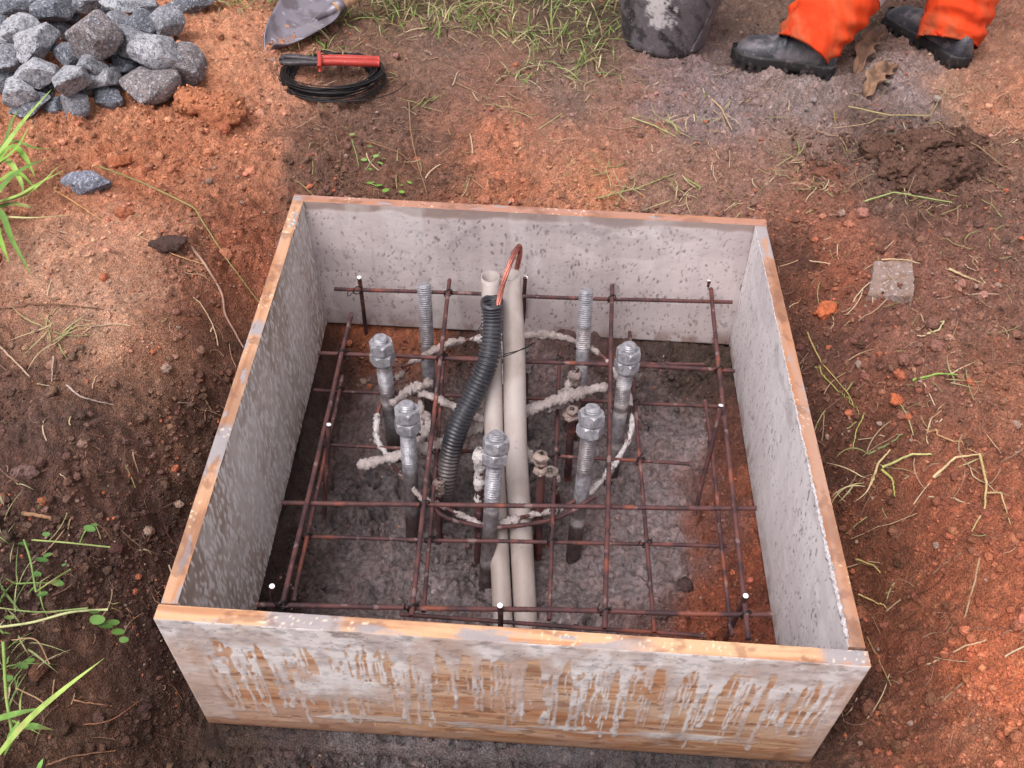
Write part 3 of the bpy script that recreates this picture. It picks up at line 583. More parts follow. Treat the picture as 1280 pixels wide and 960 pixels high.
# starter bars of the pile, crusted at the top, standing inside the ring
pile = empty('pile_reinforcement', (-.02, .72, -.46), 'dark ribbed pile bars with mortar-caked tops standing inside the bolt ring', 'rebar')
for (x0, y0, z0, x1, y1, crust, cc) in ((600, 562, -.14, 597, 712, .42, (214, 206, 204)), (677, 568, -.16, 672, 706, .18, (170, 150, 140)), (715, 512, -.20, 708, 612, .10, (150, 130, 124)), (632, 424, -.22, 640, 560, .45, (212, 204, 204)),
                                    (656, 432, -.20, 656, 560, .25, (150, 138, 136)), (720, 462, -.22, 716, 560, .5, (160, 142, 138)), (549, 600, -.28, 548, 690, .2, (150, 130, 124)), (688, 588, -.28, 700, 640, .5, (176, 160, 152))):
    a = at(x0, y0, z0); b = at(x1, y1, -.49); P, r = ribbed(a, b, .0088, .011); mb = MB(); tube(mb, P, r, 8, (1, 1, 1)); bar = mb.build('starter_bar', M['rebar'], col=False); put(bar, pile)
    n = 26; t = np.linspace(-.01, crust, n)[:, None]; m2 = crusted(a + (b - a) * t, .0125, 10, .28, cc, tuple(int(v * .72) for v in cc)); o = m2.build('mortar_crust', M['crust']); o.parent = bar

# ------------------------------------------------------------------ rebar cage: two mats and eight posts
mats = empty('rebar_mat_cage', (0, .6, -.42), 'rusty two-layer grid of thin reinforcing bars with white-tipped posts filling the pit', 'rebar cage')
ZU, ZL = -.205, -.305
def bar(a, b, r=.0052, name='bar', dz=0):
    P, rr = ribbed(a, b, r * .88, .010, wob=.002); mb = MB(); tube(mb, P, rr, 7); return put(mb.build(name, M['rebar'], col=False), mats)
UP_T = [((418, 362), (915, 378)), ((398, 441), (918, 463)), ((352, 628), (945, 636)), ((318, 756), (965, 769))]
UP_L = [((440, 392), (352, 757)), ((562, 350), (515, 770)), ((765, 355), (756, 787)), ((887, 352), (936, 800))]
LO_T = [((415, 443), (880, 456)), ((392, 487), (905, 508)), ((412, 555), (862, 580)), ((378, 671), (908, 682)), ((500, 768), (880, 796))]
LO_L = [((428, 470), (366, 752)), ((556, 430), (530, 765)), ((700, 440), (686, 775)), ((787, 415), (818, 792)), ((882, 500), (916, 796))]
for a, b in UP_T: bar(at(*a, ZU), at(*b, ZU), .0055)
for a, b in UP_L: bar(at(*a, ZU + .011), at(*b, ZU + .011), .0058)
for a, b in LO_T: bar(at(*a, ZL), at(*b, ZL), .0048)
for a, b in LO_L: bar(at(*a, ZL + .0105), at(*b, ZL + .0105), .0050)
def meet(a, b):
    (x1, y1), (x2, y2) = a; (x3, y3), (x4, y4) = b; d = (x1 - x2) * (y3 - y4) - (y1 - y2) * (x3 - x4)
    t = ((x1 - x3) * (y3 - y4) - (y1 - y3) * (x3 - x4)) / d; return x1 + t * (x2 - x1), y1 + t * (y2 - y1)
for A_, B_, z in ((UP_T, UP_L, ZU + .006), (LO_T[:4], LO_L[:4], ZL + .006)):
    for a in A_:
        for b in B_:
            x, y = meet(a, b); c0 = at(x, y, z)
            if random.random() < .1: continue
            t = np.linspace(0, 1, 40); an = t * 2 * math.pi * 2.5; rr = .0095
            P = c0 + np.stack([np.cos(an) * rr, np.cos(an) * rr * .5 + (t - .5) * .003, np.sin(an) * rr * 1.2], -1)
            tail = P[-1] + np.cumsum(rng.normal(0, .0035, (5, 3)) + [0, 0, .003], 0); P = np.concatenate([P, tail])
            mb = MB(); tube(mb, P, .0012, 4); put(mb.build('tie_wire', M['wire'], col=False), mats)
POSTS = [(449, 347, 458, 425), (657, 347, 652, 430), (886, 350, 871, 440), (411, 531, 404, 655), (901, 507, 868, 642), (340, 733, 347, 790), (625, 757, 627, 810), (932, 745, 900, 812)]
for tx, ty, bx, by in POSTS:
    a = at(tx, ty, -.168); b = at(bx, by, -.43); pb = bar(a, b, .0058, 'post'); d = (b - a) / np.linalg.norm(b - a)
    mb = MB(); tube(mb, [a - d * .0016, a + d * .0002], .0050, 10, (1, 1, 1)); o = mb.build('cut_end', M['cap'], col=False, smooth=False); o.parent = pb

# ------------------------------------------------------------------ conduits and cable
def pipe(name, pts_, ro, ri, m, cf, label, cat, group=None, n=24, seg=60):
    P = curve(pts_, seg); mb = MB(); c = cf(np.linspace(0, 1, seg))
    inner = P[:12] + 0; Pn = np.concatenate([P[:12][::-1], P[:1], P])
    rr = np.concatenate([np.full(12, ri), [(ro)], np.full(seg, ro)]); rr[12] = ro
    # inner wall, rim, outer wall
    T_, U, W = frames(P); a = np.linspace(0, 2 * math.pi, n, endpoint=False); ring = lambda i, r: P[i] + U[i] * (np.cos(a) * r)[:, None] + W[i] * (np.sin(a) * r)[:, None]
    vd = CAM - P[0]; vd -= T_[0] * vd.dot(T_[0]); vd /= np.linalg.norm(vd); ring0 = ring
    def ring(i, r):
        q = ring0(i, r); return q + T_[0] * (((q - P[i]) @ vd) * .8 * max(0, 1 - i / 9))[:, None]
    vs = [ring(i, ri) for i in range(14, -1, -1)] + [ring(i, ro) for i in range(seg)]; cc = [c[i] * (.8) for i in range(14, -1, -1)] + [c[i] for i in range(seg)]
    f = [(i * n + j, (i + 1) * n + j, (i + 1) * n + (j + 1) % n, i * n + (j + 1) % n) for i in range(len(vs) - 1) for j in range(n)]
    mb.add(np.concatenate(vs), f, np.repeat(np.array(cc), n, 0)); mb.add(ring(14, ri), [tuple(range(n))], (.01, .01, .01))
    o = mb.build(name, m); tag(o, label, cat, group); return recenter(o)
PV = V(alb((172, 161, 157))); PV2 = V(alb((126, 110, 103)))
pcf = lambda t: mixc(PV, PV2, ss(.75, 1.0, t) * .5 + .15 * fbm(t * 9, t * 0, 4, 3))
pipe('pvc_conduit', wp([(613, 345, .0), (615, 430, -.10), (618, 560, -.25), (623, 660, -.355), (629, 785, -.452), (632, 815, -.49)]), .0205, .0178, M['pvc'], pcf, 'left grey plastic conduit, its open mouth empty, leaning beside the corrugated hose', 'conduit', 'pale plastic conduits')
pipe('pvc_conduit', wp([(637, 343, -.005), (642, 430, -.10), (645, 560, -.25), (651, 660, -.355), (657, 775, -.452), (659, 805, -.49)]), .0245, .0218, M['pvc'], pcf, 'right grey plastic conduit that the copper cable bends down into', 'conduit', 'pale plastic conduits')
# corrugated hose: rings
HP = curve(wp([(615, 376, -.005), (615, 410, -.03), (610, 450, -.08), (594, 490, -.14), (574, 530, -.20), (562, 570, -.27), (556, 612, -.35), (550, 655, -.48)]), 400)
s = np.concatenate([[0], np.cumsum(np.linalg.norm(np.diff(HP, axis=0), axis=1))]); n_ = int(s[-1] / .0014); si = np.linspace(0, s[-1], n_); HPi = np.stack([np.interp(si, s, HP[:, i]) for i in range(3)], -1)
ph = (si / .0085) % 1; rr = .0232 - .0042 * (ph > .5) + .0; top = si < .012; rr[top] = .0245
T_, U, W = frames(HPi); nn = 20; a = np.linspace(0, 2 * math.pi, nn, endpoint=False)
inn = [(i, .0200 - .002 * (i % 6 > 2)) for i in range(60, -1, -1)]; seq = inn + [(i, rr[i]) for i in range(n_)]
vd = CAM - HPi[0]; vd -= T_[0] * vd.dot(T_[0]); vd /= np.linalg.norm(vd)
hv = [HPi[i] + U[i] * (np.cos(a) * r)[:, None] + W[i] * (np.sin(a) * r)[:, None] for i, r in seq]
hv = [q + T_[0] * (((q - HPi[i]) @ vd) * 1.1 * max(0, 1 - i / 60))[:, None] for q, (i, r) in zip(hv, seq)]
dirt = fbm(si * 12, si * 0, 6, 4); hc = mixc(V(alb((24, 25, 32))), V(alb((150, 148, 156))), (np.abs(ph - .5) < .12) * .34 + .06 * dirt); hc = mixc(hc, V(alb((98, 88, 88))), ss(.56, .66, si / s[-1] + .2 * (dirt - .5)) * .85)
hcs = [V((.02, .02, .025)) for _ in inn] + list(hc)
mb = MB(); mb.add(np.concatenate(hv), [(i * nn + j, (i + 1) * nn + j, (i + 1) * nn + (j + 1) % nn, i * nn + (j + 1) % nn) for i in range(len(seq) - 1) for j in range(nn)], np.repeat(np.array(hcs), nn, 0))
o = mb.build('corrugated_hose', M['hose']); tag(o, 'black ribbed plastic hose curving up in front of the grey conduits', 'hose'); recenter(o)
CB = curve(np.array([at(618, 440, -.06), at(621, 400, -.02), at(624, 375, .005), at(630, 350, .02), at(639, 326, .045), at(646, 311, .05), at(650, 309, .045), at(649, 322, .02), at(645, 340, -.02), at(644, 352, -.06)]), 120)
cable = empty('copper_cable', tuple(CB[0]), 'bare stranded copper cable looping from the black hose into the grey conduit', 'cable')
T_, U, W = frames(CB)
for k in range(5):
    an = np.linspace(0, 9, 120) + k * 2 * math.pi / 5; P = CB + U * (np.cos(an) * .0034)[:, None] + W * (np.sin(an) * .0034)[:, None]; mb = MB(); tube(mb, P, .0025, 6); put(mb.build('strand', M['copper'], col=False), cable)
# thin tie wire round hose and conduits
mb = MB(); tube(mb, curve(np.array([at(600, 445, .0), at(612, 447, .02), at(628, 446, .0), at(645, 440, -.03), at(668, 428, -.05), at(655, 436, -.045), at(630, 443, .005)]), 60), .0011, 5)
o = mb.build('tie_wire', M['wire'], col=False); tag(o, 'thin black wire binding the corrugated hose to the conduits', 'wire'); recenter(o)
mb = MB(); tube(mb, curve(np.array([at(584, 436, -.2), at(592, 422, -.18), at(602, 405, -.17), at(606, 390, -.16)]), 30), .0010, 5); o = mb.build('tie_wire', M['wire'], col=False); tag(o, 'stray black wire end sticking up left of the corrugated hose', 'wire'); recenter(o)

# ------------------------------------------------------------------ stones
def ico(sub):
    bm = bmesh.new(); bmesh.ops.create_icosphere(bm, subdivisions=sub, radius=1); v = np.array([x.co[:] for x in bm.verts]); f = np.array([[x.index for x in q.verts] for q in bm.faces]); bm.free(); return v, f
ICO = {k: ico(k) for k in (1, 2, 3, 4, 5)}
def n3(v, f, s): return (fbm(v[:, 0] * f + 3, v[:, 1] * f + v[:, 2] * f * .7, s, 4) + fbm(v[:, 1] * f + 9, v[:, 2] * f - v[:, 0] * f * .6, s + 2, 4)) / 2 - .5
def rock(name, size, seed, col, sub=4, planes=11, mtl='stone', rough=.10, sharp=42):
    r = np.random.default_rng(seed); v, f = ICO[sub]; N = r.normal(size=(planes, 3)); N /= np.linalg.norm(N, axis=1)[:, None]; dd = r.uniform(.52, .95, planes)
    dot = v @ N.T; sharp = 90 if mtl == 'stone' else sharp; rad = np.where(dot > .05, dd / np.maximum(dot, .05), 9); 
    srt = np.sort(rad, 1); k = -np.log(np.exp(-rad * sharp).sum(1)) / sharp; k = np.clip(k, .45, 1.05)
    P = v * k[:, None]; P = P * (1 + rough * n3(v, 3.1, seed)[:, None] * .6 + .04 * n3(v, 11, seed + 4)[:, None] * 1.2)
    P = P * np.array(size) / 2 / .8
    c = V(col) * (.85 + .3 * fbm(v[:, 0] * 2 + seed, v[:, 1] * 2, 3, 2))[:, None]
    return mesh_obj(name, P, f, M[mtl], cols=c, smooth=mtl != 'stone')
def place_rock(px, py, w, h, seed, col, label, name='stone', cat='stone', group=None, lift=0., mtl='stone', rot=0, flat=.8, planes=13):
    p = on(px, py + h * .25); q = p + [0, 0, lift]; depth = (q - CAM) @ (-MR[:, 2]); m = depth / FPX
    sx = w * m; sh = h * m; sz = min(sx, sh) * flat; sy = sh * 1.05
    o = rock(name, (sx, sy, sz), seed, col, mtl=mtl, planes=planes)
    o.rotation_euler = (random.uniform(-.15, .15), random.uniform(-.2, .2), R(rot)); g = at(px, py, q[2] + sz * .25); o.location = (g[0], g[1], g[2]); tag(o, label, cat, group); return o
GR = V(alb((134, 134, 140))); GB = V(alb((128, 118, 117))); GL = V(alb((158, 158, 163))); GD = V(alb((106, 109, 117)))
ST = [(19,8,48,36,GD,'dark speckled stone at the top left corner of the pile',.05),(67,12,40,42,GD,'dark rounded stone third from the left in the top row of the pile',.05),(103,2,52,26,GR,'grey stone cut by the top edge above the big brownish stone',.05),
(150,3,42,22,GL,'pale stone cut by the top edge above the small square stone',.05),(176,8,34,26,GR,'small light stone in the top row above the right end of the pile',.03),(235,5,62,24,GD,'bluish stone lying apart at the top edge, right of the pile',.0),
(116,42,64,62,GB,'large brownish-grey stone in the middle of the pile',.08),(147,28,26,30,GR,'small stone wedged right of the large brownish one',.05),(174,27,36,28,GD,'small squarish stone with a dark face near the upper right of the pile',.05),
(205,27,38,42,GR,'grey stone at the upper right edge of the pile',.03),(25,40,42,40,GL,'pale stone at the left of the pile behind the tall one',.05),(48,52,44,58,GL,'tall pale stone left of the large brownish one',.07),
(5,50,18,20,GR,'little stone at the left picture edge, upper of the two',.03),(9,74,34,46,GR,'rounded stone at the left picture edge halfway down the pile',.04),(49,92,54,42,GL,'wide pale stone below the tall one in the pile',.05),
(84,66,42,32,GD,'dark stone sunk behind the two upright speckled ones',.03),(86,98,40,52,GL,'upright speckled stone in the lower middle of the pile',.045),(114,80,34,28,GR,'small grey stone directly under the large brownish one',.05),
(128,96,46,36,GL,'round pale stone right of the upright speckled one',.03),(165,54,46,44,GR,'grey stone right of the large brownish one',.055),(197,62,58,42,GL,'pale long stone near the right end of the pile',.045),
(233,84,52,60,GB,'big stone at the far right end of the pile',.012),(187,104,62,48,GB,'smooth brownish-grey stone at the lower right of the pile',.015),(152,80,32,20,GD,'thin dark stone showing between its paler neighbours',.03),
(136,121,38,34,GD,'dark stone resting on orange soil at the bottom of the pile',.01),(96,130,38,52,GR,'lowest stone of the pile, upright with a point',.005),(22,117,42,38,GL,'pale stone at the lower left of the pile',.025),
(34,132,52,28,GD,'flat dark stone at the lower left, under the grass blade',.005),(68,130,22,24,GD,'small dark stone between the two lowest stones',.0),(2,30,18,24,GD,'dark stone touching the left edge near the top',.03),
(3,106,18,22,GD,'small stone at the left picture edge, lowest',.015),(152,104,20,18,GD,'tiny dark stone left of the smooth brownish one',.01),(107,231,56,36,V(alb((116,118,132))),'lone bluish-grey stone on orange soil below the pile',-.004)]
for i, (x, y, w, h, c, lb, lf) in enumerate(ST):
    place_rock(x, y, w * 1.0, h * 1.02, 100 + i * 3, c, lb, group='crushed stones' , lift=lf, rot=random.uniform(-25, 25))
BUR = ['dark stone sunk left of the tall pale stone', 'dark stone half hidden above the tall pale stone', 'dark stone buried under the left side of the large brownish stone', 'dark stone buried under the right side of the large brownish stone', 'dark stone hidden below the wide pale stone', 'dark stone hidden beneath the small stone under the brownish one', 'dark stone buried under the pale long stone', 'small dark stone sunk behind the smooth brownish-grey stone', 'dark stone hidden behind the lowest left stones of the pile', 'dark stone sunk behind the pale long stone near the right end', 'small dark stone tucked under the big far right stone', 'dark stone hidden between the top row stones at the left', 'small dark stone hidden in the middle of the top row']
for i, (x, y, w, h) in enumerate([(35,70,40,34),(70,42,34,34),(105,62,40,30),(140,62,34,30),(60,112,36,30),(110,108,30,30),(180,82,40,30),(165,95,30,24),(15,95,34,30),(185,42,34,26),(208,92,30,24),(85,20,34,30),(130,14,34,24)]):
    place_rock(x, y, w, h, 400 + i, GD, BUR[i], group='stones buried in the pile', lift=.0)

# clods and odd lumps
def crumble(o, i, a1=.45, a2=.35, a3=.22):
    me = o.data; n = len(me.vertices); a = np.empty(n * 3, np.float32); me.vertices.foreach_get('co', a); a = a.reshape(-1, 3); u = a / np.linalg.norm(a, axis=1)[:, None]
    a = a * (1 + a1 * n3(u, 4, i)[:, None] + a2 * n3(u, 12, i + 3)[:, None] + a3 * n3(u, 30, i + 5)[:, None])
    me.vertices.foreach_set('co', a.ravel()); me.update(); return o
crumble(place_rock(1037, 387, 28, 26, 55, alb((190, 104, 68)), 'rounded orange clod of earth right of the back right corner', 'earth_clod', 'clod', mtl='pebble', lift=-.004), 12, .5, .45, .3)
crumble(place_rock(242, 130, 44, 40, 57, alb((186, 120, 86)), 'large orange earth lump just below the stone pile', 'earth_clod', 'clod', mtl='pebble', lift=-.012, planes=9), 11, .5, .45, .3)
crumble(place_rock(272, 146, 62, 48, 58, alb((180, 114, 82)), 'biggest orange earth lump beside the smaller yellowish one', 'earth_clod', 'clod', mtl='pebble', lift=-.014, planes=9), 3, .5, .45, .3)
crumble(place_rock(212, 306, 44, 30, 59, alb((78, 58, 54)), 'dark brown clod on the gravelly patch left of the box', 'earth_clod', 'clod', mtl='pebble', lift=-.004), 3, .5, .45, .3)
crumble(place_rock(25, 590, 40, 22, 60, alb((120, 92, 86)), 'dusty flat clod at the left edge of the picture', 'earth_clod', 'clod', mtl='pebble', lift=-.006), 14, .5, .45, .3)
crumble(place_rock(46, 838, 22, 28, 61, alb((112, 76, 60)), 'smooth brown clod among the weeds at lower left', 'earth_clod', 'clod', mtl='pebble', lift=-.002), 14, .5, .45, .3)
crumble(place_rock(152, 202, 24, 20, 66, alb((172, 102, 70)), 'small round orange clod above the lone bluish stone', 'earth_clod', 'clod', mtl='pebble', lift=-.002), 3, .5, .45, .3)
crumble(place_rock(154, 268, 20, 18, 67, alb((176, 108, 80)), 'small orange clod right of the lone bluish stone', 'earth_clod', 'clod', mtl='pebble', lift=-.002), 0, .5, .45, .3)
crumble(place_rock(1120, 760 - 262, 0.1 + 16, 14, 68, alb((190, 105, 70)), 'small bright orange clod amid the soil right of the box', 'earth_clod', 'clod', mtl='pebble', lift=-.001), 3, .5, .45, .3)
for i, (x, y, w, h) in enumerate([(1150, 178, 78, 44), (1185, 205, 70, 52), (1130, 212, 62, 50), (1168, 222, 70, 44), (1105, 190, 50, 34), (1205, 178, 44, 34), (1035, 215, 48, 26), (1140, 235, 50, 26)]):
    lbs = ['dark moist clod at the back of the heap on the right', 'big dark clod at the right of the heap', 'dark clod at the left front of the heap', 'largest front clod of the dark heap', 'dark clod at the left end of the heap', 'small dark clod at the right end of the heap', 'brown clod left of the dark heap', 'low dark clod spilling from the front of the heap']
    o = place_rock(x, y, w, h, 700 + i * 7, alb((100, 72, 60) if i != 6 else (126, 82, 66)), lbs[i], 'mud_clod', 'clod', 'dark clods heaped on the right', lift=-.01, mtl='pebble', planes=18)
    crumble(o, i, .8, .9, .5)
from mathutils.bvhtree import BVHTree
bpy.context.view_layer.update()
def crumbs_on(objs, n, smin, smax, col, name, label, seed):
    r = np.random.default_rng(seed); trees = []; lo = np.full(2, 9.); hi = np.full(2, -9.)
    for o in objs:
        V_ = [o.matrix_world @ v.co for v in o.data.vertices]; trees.append(BVHTree.FromPolygons(V_, [tuple(p.vertices) for p in o.data.polygons])); q = np.array([v[:2] for v in V_]); lo = np.minimum(lo, q.min(0)); hi = np.maximum(hi, q.max(0))
    v, f = ICO[2]; mb = []; cs = []; k = 0  
    lo -= .02; hi += .02
    while k < n:
        x, y = r.uniform(lo, hi); best = float(gz(x, y)[0]); hitb = False
        for t in trees:
            h = t.ray_cast(Vector((x, y, 1)), Vector((0, 0, -1)))
            if h[0] is not None: best = max(best, h[0].z); hitb = True
        if not hitb and r.random() < .6: continue
        s = smin + (smax - smin) * r.random() ** 2.4; w = v * (1 + .7 * (r.random((len(v), 1)) - .5)) * s * r.uniform(.7, 1.2, 3); mb.append(w + [x, y, best + s * .3]); cs.append(np.repeat((V(alb(col)) * r.uniform(.6, 1.45))[None], len(v), 0)); k += 1
    ff = (f[None] + (np.arange(n) * len(v))[:, None, None]).reshape(-1, 3); o = mesh_obj(name, np.concatenate(mb), ff, M['pebble'], cols=np.concatenate(cs)); tag(o, label, 'soil crumbs', kind='stuff')
crumbs_on([o for o in COL.objects if o.name.startswith('mud_clod')], 750, .0015, .0075, (110, 80, 68), 'mud_crumbs', 'dark crumbs of moist earth covering the heap on the right', 5)
crumbs_on([o for o in COL.objects if o.name.startswith('earth_clod') and 'orange earth lump' in o['label']], 300, .0015, .006, (188, 124, 90), 'orange_crumbs', 'orange crumbs on the big earth lumps below the stones', 6)
# flat slab
c0 = on(1112, 357, .006); g = np.linspace(0, 1, 30); U_, V_ = np.meshgrid(g, g); cs_ = [on(1083, 376, .004), on(1139, 379, .004), on(1137, 336, .012), on(1090, 338, .012)]
P = (cs_[0] * (1 - U_[..., None]) + cs_[1] * U_[..., None]) * (1 - V_[..., None]) + (cs_[3] * (1 - U_[..., None]) + cs_[2] * U_[..., None]) * V_[..., None]
P[..., 0] += .005 * (fbm(V_ * 6, U_ * 0, 3, 3) - .5) * 2; P[..., 1] += .006 * (fbm(U_ * 6, U_ * 0, 5, 3) - .5) * 2; top_ = P.copy(); top_[..., 2] += .012 + .012 * (fbm(U_ * 5, V_ * 5, 8, 5) - .5)
bot = P.copy(); bot[..., 2] -= .012; n = 30; idx = np.arange(900).reshape(30, 30); F = [tuple(q) for q in np.stack([idx[:-1, :-1], idx[:-1, 1:], idx[1:, 1:], idx[1:, :-1]], -1).reshape(-1, 4)]
rim = list(idx[0, :]) + list(idx[1:, -1]) + list(idx[-1, -2::-1]) + list(idx[-2:0:-1, 0]); F += [(rim[i], rim[i] + 900, rim[(i + 1) % len(rim)] + 900, rim[(i + 1) % len(rim)]) for i in range(len(rim))]
mb = MB(); mb.add(np.concatenate([top_.reshape(-1, 3), bot.reshape(-1, 3)]), F, alb((132, 112, 104))); o = mb.build('flat_stone', M['slab'], smooth=False); tag(o, 'flat grey broken slab lying on the soil right of the back corner', 'stone'); recenter(o)

# ------------------------------------------------------------------ pebbles and clods, thousands: stuff
def scatter(name, n, smin, smax, sub, seed, bias=1.4, inside=True, dthr=.2, bright=1.0, power=2.2):
    r = np.random.default_rng(seed); nv, nu = _GZ.shape; k = n * 6
    px = r.uniform(-30, 1310, k); py = r.uniform(-30, 990, k)
    d = MR @ np.stack([(px - 640) / FPX, -(py - 480) / FPX, -np.ones(k)]); z = np.full(k, -.06)
    for _ in range(12):
        t = (z - CAM[2]) / d[2]; x = CAM[0] + d[0] * t; y = CAM[1] + d[1] * t; z = .5 * z + .5 * base_height(x, y)
    iy, ix = gidx(x, y); D = _GD[iy, ix]; cl = fbm(x * 7, y * 7, seed, 3)
    keep = r.random(k) < np.clip((D * .8 + (cl - .5) * 1.6) ** bias, 0, 1)
    inb = (np.abs(x) < .585) & (y > -.04) & (y < 1.17); keep &= ~(inb & ~((np.abs(x) < .50) & (y > .04) & (y < 1.08)))
    keep &= ~((np.abs(x) < .50) & (y > .04) & (y < 1.08) & (_GC[iy, ix, 0] < _GC[iy, ix, 2] * 1.7) & (r.random(k) < .85))
    i = np.nonzero(keep)[0][:n]; x = x[i]; y = y[i]; iy = iy[i]; ix = ix[i]; m = len(i)
    sz = smin + (smax - smin) * r.random(m) ** power; v, f = ICO[sub]
    A = r.normal(size=(m, 3, 3)); Q = np.linalg.qr(A)[0]
    vv = v[None] * (1 + .5 * (r.random((m, len(v), 1)) - .5)); vv = vv * (sz[:, None, None] * r.uniform(.65, 1.15, (m, 1, 3))); vv = vv @ Q; vv[..., 2] *= .8
    zz = _GZ[iy, ix]; vv += np.stack([x, y, zz + sz * .25], -1)[:, None]
    c = _GC[iy, ix]; g = c.mean(1)[:, None]; c = (c * .92 + .08 * g) * r.uniform(.6, 1.4, (m, 1)) * bright * (1 + r.uniform(-.08, .08, (m, 3))); odd = r.random(m)
    c = np.where((odd > .97)[:, None], np.array(alb((160, 134, 120))), c); c = np.where(((odd < .05) & (c[:, 0] > .08))[:, None], np.array(alb((180, 106, 78))), c)
    ff = (f[None] + (np.arange(m) * len(v))[:, None, None]).reshape(-1, 3)
    o = mesh_obj(name, vv.reshape(-1, 3), ff, M['pebble'], cols=np.repeat(np.clip(c, 0, .8), len(v), 0), smooth=sub > 2); tag(o, kind='stuff'); return o
o = scatter('soil_crumbs', 32000, .0012, .0048, 1, 21); tag(o, 'fine crumbs and grit strewn over the soil', 'soil crumbs')
o = scatter('pebbles', 2800, .004, .010, 2, 22, power=2.6); tag(o, 'orange and brown pebbles and small clods strewn over the soil', 'pebbles')
o = scatter('earth_lumps', 260, .009, .017, 3, 23, bias=1.8, power=2.5, bright=.95); tag(o, 'larger rounded earth lumps scattered round the box', 'clods')

# ------------------------------------------------------------------ straw, rootlets, grass
def ribbon(mb, P, w, c, fold=.35, taper=True, up=None):
    """a leaf blade: three vertices across, folded along its midrib"""
    P = np.asarray(P, float); m = len(P); T_, U, W = frames(P); t = np.linspace(0, 1, m)
    ww = w * (np.minimum(1, .35 + t * 3) * (1 - t ** 2.2) + .02 if taper else np.ones(m))
    side = np.cross(T_, [0, 0, 1.0]); nr = np.linalg.norm(side, axis=1)[:, None]; side = np.where(nr > .15, side / np.maximum(nr, 1e-6), U); nrm = np.cross(side, T_)
    l = P - side * ww[:, None]; r = P + side * ww[:, None]; mid = P - nrm * (ww * fold)[:, None]
    v = np.stack([l, mid, r], 1).reshape(-1, 3); f = []
    for i in range(m - 1):
        a = i * 3; f += [(a, a + 1, a + 4, a + 3), (a + 1, a + 2, a + 5, a + 4)]
    c = np.asarray(c, float)
    if c.ndim == 2: c = np.repeat(c, 3, 0)
    mb.add(v, f, c)
def gclamp(P, h=.002):
    z = gz(P[:, 0], P[:, 1]); P = P.copy(); P[:, 2] = np.maximum(P[:, 2], z + h); return P
def strewn(regions, n, lmin, lmax, w, cols, seed, name, label, cat, lift=.004, flat=True):
    r = np.random.default_rng(seed); mb = MB(); wts = np.array([q[4] for q in regions], float); wts /= wts.sum()
    for i in range(n):
        x0, y0, x1, y1, _ = regions[r.choice(len(regions), p=wts)]; p = on(r.uniform(x0, x1), r.uniform(y0, y1)); a = r.uniform(0, math.pi * 2); L = lmin + (lmax - lmin) * r.random() ** 2
        m = 6; t = np.linspace(-.5, .5, m); k = r.normal(0, .35) if flat else r.normal(0, 1.0); P = np.stack([p[0] + np.cos(a + k * t) * t * L, p[1] + np.sin(a + k * t) * t * L, np.zeros(m)], -1)
        if (np.abs(P[:, 0]) < .58).any() and ((P[:, 1] > -.05) & (P[:, 1] < 1.16)).any() and not (abs(p[0]) < .5 and .04 < p[1] < 1.08): continue
        P[:, 2] = gz(P[:, 0], P[:, 1]); P[:, 2] = np.maximum(P[:, 2], np.linspace(P[0, 2], P[-1, 2], m)) + lift * r.random() + .001
        c = np.array(alb(cols[r.integers(len(cols))])) * r.uniform(.7, 1.1)
        if flat: ribbon(mb, P, w * r.uniform(.6, 1.4), c, .3, False)
        else: tube(mb, P, w * r.uniform(.6, 1.3), 4, c)
    o = mb.build(name, M['straw']); tag(o, label, cat, kind='stuff'); return o
STRAW = [(178, 150, 120), (156, 130, 106), (196, 174, 144), (130, 102, 84), (146, 140, 96)]
strewn([(560, 100, 900, 240, 2), (780, 80, 1280, 260, 5), (960, 250, 1280, 560, 3), (1000, 560, 1280, 900, 1), (0, 260, 300, 560, .8), (0, 560, 250, 940, .8), (400, 40, 780, 130, 2.5), (380, 120, 600, 240, 1)], 520, .02, .10, .0011, STRAW, 5, 'dry_straw', 'short dry straws and grass stems strewn over the trodden soil', 'straw')
strewn([(560, 100, 900, 240, 2), (780, 80, 1280, 260, 5), (960, 250, 1280, 560, 5), (1000, 560, 1280, 940, 2), (0, 260, 300, 560, 1), (0, 560, 250, 940, 2), (400, 40, 780, 130, 2), (380, 120, 600, 240, 2)], 1300, .01, .06, .0006, [(120, 84, 68), (150, 112, 90), (90, 62, 54), (168, 138, 116)], 6, 'rootlets', 'hair-fine rootlets and fibres in the soil', 'roots', flat=False)
GRN = [(108, 140, 66), (124, 150, 74), (118, 136, 74), (102, 120, 64), (140, 154, 94), (166, 162, 118), (92, 106, 62), (178, 164, 130), (158, 140, 110), (140, 120, 92), (170, 158, 110)]
def tuft(mb, p, n, L, w, r, spread=.8, lean=(0, 0), cols=GRN, base=.02, seg=7):
    for _ in range(n):
        a = r.uniform(0, 2 * math.pi); l = L * r.uniform(.45, 1.1); el = r.uniform(.15, 1.0) * spread; t = np.linspace(0, 1, seg)
        b = p + np.array([r.normal(0, base), r.normal(0, base), -.003]); droop = r.uniform(.3, 1.1)
        hx = l * np.sin(el * (.5 + t * droop)) * t; hz = l * np.cos(np.clip(el * (.6 + 1.0 * t * droop), 0, 2.2)) * t * .9
        P = b + np.stack([np.cos(a) * hx + lean[0] * l * t ** 1.5, np.sin(a) * hx + lean[1] * l * t ** 1.5, hz], -1); P = gclamp(P)
        c = np.array(alb(cols[r.integers(len(cols))])) * r.uniform(.75, 1.15); ribbon(mb, P, w * r.uniform(.6, 1.3), c)
r = np.random.default_rng(12); mb = MB()
